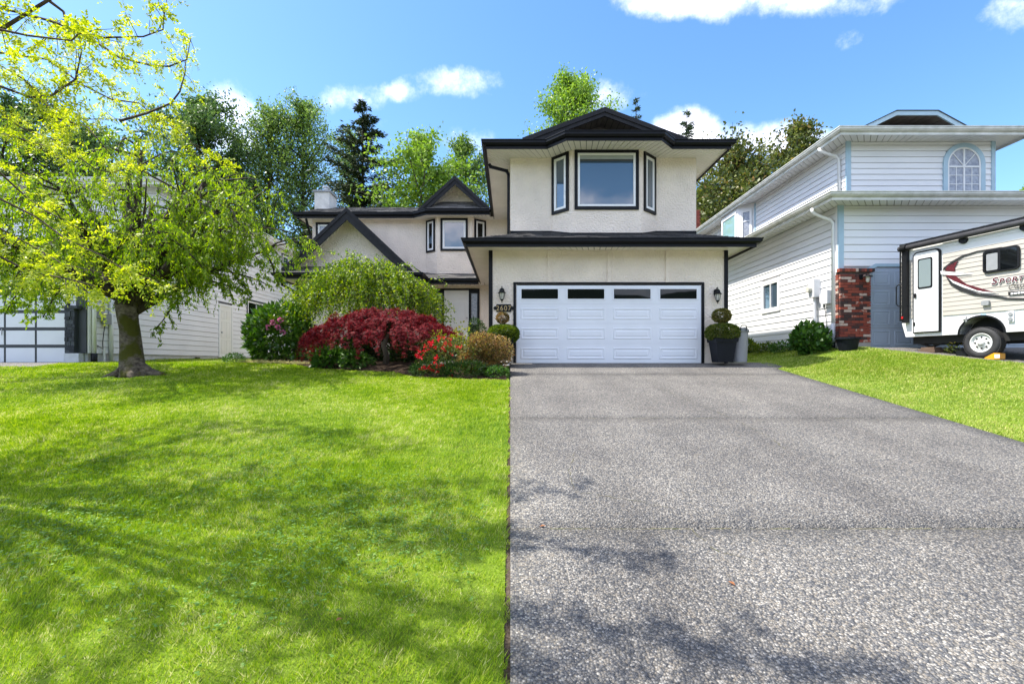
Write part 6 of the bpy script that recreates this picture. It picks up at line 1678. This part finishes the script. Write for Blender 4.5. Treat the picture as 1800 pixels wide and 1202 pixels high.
topiary(5.33, 12.15, 0.018, 0.76, 1.19, 'clipped two-tier topiary in tall black planter beside the grey bin', (M['lf_boxdark'], M['lf_boxtop']))
topiary(-0.17, 12.0, 0.10, 0.72, 1.12, 'bright clipped two-tier topiary under the house number plaque', (M['lf_box'], M['lf_rust']), tr=(0.15, 0.14, 0.12))
blob_shrub('hydrangea', (8.05, 13.0, 0.62), (0.44, 0.40, 0.36), 420, 0.13, 0.075, M['lf_hydr'], 'round green hydrangea bush against the white siding wall', stems=5, wob=0.12, shell=0.5)
blob_shrub('fern', (8.25, 16.9, 0.52), (0.28, 0.25, 0.24), 300, 0.14, 0.03, M['lf_box'], 'small bright fern at the foot of the siding wall', stems=0)
blob_shrub('weed_clump', (8.35, 15.9, 0.45), (0.30, 0.3, 0.16), 260, 0.08, 0.03, M['lf_box'], 'low weed clump between the fern and the hydrangea', stems=0)
blob_shrub('weed_clump', (8.3, 14.8, 0.45), (0.35, 0.3, 0.15), 260, 0.08, 0.03, M['lf_hydr'], 'low dark weeds just behind the hydrangea', stems=0)
p_ = FT.p(1.05, 0, -0.35)
blob_shrub('scraggly_weed', (p_.x, p_.y, Hs(p_.x, p_.y)+0.14), (0.32, 0.25, 0.22), 160, 0.06, 0.022, M['lf_brown'], 'scraggly weed under the trailer beside the jack', stems=8, shell=0.2)

# ------------------------------------------------------------------ trees beyond the houses
def far_tree(px, top_y, hw, d, mat, label, n=8000, size=0.22, base=0.28, nb=60, shape=0.8, bark_='bark_dark', name='broadleaf_tree', updir=0.9, fill=0.45, group='trees behind the houses'):
    x = (px-897)/850*d; h = (638-top_y)/850*d; Rr = hw/850*d*1.45; n = int(n*2.1)
    t = thing(name, (x, d, 0.0), label, 'tree', group)
    lean = RNG.normal()*0.02*h; ts = np.linspace(0, 1, 9)
    spine = np.stack([x+lean*ts**2+RNG.normal(size=9)*0.08, d+RNG.normal(size=9)*0.08, h*ts*0.97], 1)
    tr = MB().tube(spine, list(np.linspace(0.011*h+0.06, 0.02, 9)), 8)
    lv = Leaves(); tot = 0
    per = max(8, n//nb)
    for i in range(nb):
        u = (i+RNG.uniform(0, 1))/nb; z = base+(0.97-base)*u
        p = np.array([np.interp(z, ts, spine[:, k_]) for k_ in range(3)])
        env = math.sin(math.pi*min(1.0, (0.14+0.84*u)))**shape
        a = RNG.uniform(0, 6.28); L_ = Rr*env*RNG.uniform(0.6, 1.12)
        dd = np.array((math.cos(a), math.sin(a), updir*RNG.uniform(0.5, 1.2)))
        br = curve(p, dd, max(0.4, L_*1.15), 5, 0.10, 0.2)
        tr.tube(br, list(np.linspace(0.02+0.012*L_, 0.012, 6)), 4, cap=False)
        for q in range(3):
            j = RNG.integers(1, 5); s2 = curve(br[j], unit(dd+RNG.normal(size=3)*0.8), L_*0.45+0.2, 3, 0.0, 0.3); tr.tube(s2, [0.02, 0.016, 0.012, 0.008], 3, cap=False)
            m_ = per//5; P, D, _ = along(s2, m_, 0.16+0.05*L_); lv.add(P, RNG.normal(size=(m_, 3))+np.array((0, 0, -0.2)), size*RNG.uniform(0.6, 1.3, m_), size*0.62*RNG.uniform(0.7, 1.2, m_))
        m_ = int(per*fill); P, D, tt = along(br, m_, 0.18+0.05*L_); P[:, 2] += RNG.normal(size=m_)*0.15
        lv.add(P, RNG.normal(size=(m_, 3))+np.array((0, 0, -0.2)), size*RNG.uniform(0.6, 1.3, m_), size*0.62*RNG.uniform(0.7, 1.2, m_))
    tr.build('trunk', M[bark_], t, smooth=True); lv.build('crown', mat, t)

def conifer(px, top_y, hw, d, mat, label, whorls=34, dens=1.0, base=0.12):
    x = (px-897)/850*d; h = (638-top_y)/850*d; Rr = hw/850*d*2.6
    t = thing('conifer_tree', (x, d, 0.0), label, 'tree', 'trees behind the houses')
    tr = MB().tube([(x, d, 0), (x+0.05, d, h*0.5), (x, d, h)], [0.012*h+0.05, 0.008*h, 0.015], 8); lv = Leaves()
    for i in range(whorls):
        u = i/(whorls-1); z = h*(base+(0.985-base)*u); R0 = Rr*(1-u)**0.8+0.12
        for k_ in range(max(4, int(8*(1-u*0.4)))):
            a = RNG.uniform(0, 6.28); L_ = R0*RNG.uniform(0.6, 1.15)
            br = curve((x, d, z+RNG.normal()*0.1), (math.cos(a), math.sin(a), 0.25+0.6*u), L_, 5, 0.5/max(0.5, L_), 0.15)
            tr.tube(br, list(np.linspace(0.03, 0.008, 6)), 3, cap=False)
            m_ = int((26+52*L_)*dens); P, D, tt = along(br, m_, 0.05+0.02*L_)
            s = np.where(RNG.uniform(size=m_) < 0.5, -1, 1)[:, None]*np.cross(D, [0, 0, 1.0])
            lv.add(P, D*0.7+s*0.7+RNG.normal(size=(m_, 3))*0.25+np.array((0, 0, -0.35)), RNG.uniform(0.18, 0.42, m_), RNG.uniform(0.06, 0.12, m_))
    tr.build('trunk', M['bark_dark'], t, smooth=True); lv.build('crown', mat, t)

far_tree(350, 152, 72, 38, M['lf_dense'], 'dense dark green tree rising behind the weeping tree', 12000, 0.26, 0.3, 80, 0.6)
far_tree(45, 165, 95, 37, M['lf_dense'], 'dark green tree at the picture edge behind the golden locust', 11000, 0.26, 0.25, 70, 0.6)
far_tree(165, 215, 70, 40, M['lf_dense'], 'rounded dark tree between the two dark trees behind the weeping tree', 8000, 0.26, 0.25, 60, 0.6)
far_tree(466, 176, 52, 40, M['lf_poplar'], 'tall thin poplar with visible trunk, left of its twin', 6800, 0.21, 0.34, 85, 0.55, updir=1.5, name='poplar_tree')
far_tree(541, 166, 54, 41, M['lf_poplar'], 'tall thin poplar with visible trunk, next to the dark conifer', 7600, 0.21, 0.34, 85, 0.55, updir=1.5, name='poplar_tree')
far_tree(415, 235, 52, 42, M['lf_poplar'], 'shorter poplar half hidden behind the weeping tree', 4200, 0.21, 0.2, 50, 0.6, updir=1.4, name='poplar_tree')
far_tree(772, 285, 45, 42, M['lf_poplar'], 'low green tree showing between the leafy tree and the bay gable', 4000, 0.21, 0.2, 45, 0.6, updir=1.3, name='poplar_tree')
conifer(637, 176, 64, 36, M['lf_conifer'], 'dark conifer standing behind the chimney')
far_tree(618, 215, 30, 44, M['lf_poplar'], 'pale green tree peeping out behind the dark conifer', 3500, 0.21, 0.3, 40, 0.6, updir=1.4, name='poplar_tree')
far_tree(724, 226, 66, 34, M['lf_light'], 'bright green leafy tree between the conifer and the bay gable', 8500, 0.26, 0.2, 60, 0.55, 'bark_pale')
far_tree(826, 236, 46, 38, M['lf_poplar'], 'green poplar beside the upper roof corner', 6500, 0.21, 0.25, 70, 0.6, updir=1.4, name='poplar_tree')
far_tree(1010, 120, 66, 36, M['lf_light'], 'light green poplar rising over the garage roof', 14000, 0.21, 0.25, 85, 0.6, updir=1.4, name='poplar_tree')
conifer(1118, 172, 24, 45, M['lf_conifer2'], 'thin conifer tip just above the low gable roof', 26, 0.5)
conifer(1207, 196, 34, 38, M['lf_conifer2'], 'sparse young conifer in front of the bright cloud', 26, 0.6)
far_tree(1292, 255, 78, 30, M['lf_brown'], 'olive brown tree between the two houses', 9000, 0.24, 0.2, 70, 0.55)
far_tree(1398, 210, 52, 31, M['lf_brown'], 'taller olive brown tree touching the white gutter', 6500, 0.24, 0.25, 55, 0.55)
far_tree(1245, 320, 50, 33, M['lf_dense'], 'dark green tree behind the brick chimney', 5000, 0.24, 0.2, 40, 0.6)
far_tree(1800, 318, 26, 40, M['lf_light'], 'bright green treetop at the picture edge beyond the arched window', 2500, 0.24, 0.3, 30, 0.7)

# ------------------------------------------------------------------ small litter
for i, (x, y, lab) in enumerate(((0.22, 3.64, 'dry orange leaf lying on the driveway joint'), (1.35, 2.9, 'dry orange leaf in the middle of the nearest driveway slab'), (-0.9, 2.6, 'dry orange leaf lying on the lawn'))):
    z = (-1.76+0.139*y)+(0.026 if x > 0 else 0.03)
    t = thing('fallen_leaf', (x, y, z), lab, 'leaf', 'dry fallen leaves')
    Leaves().add([(x, y, z)], [(math.cos(i*2.1), math.sin(i*2.1), 0.15)], 0.05, 0.028, 0.25, side=[(0, 0, 1.0)]).build('blade', M['dry'], t)
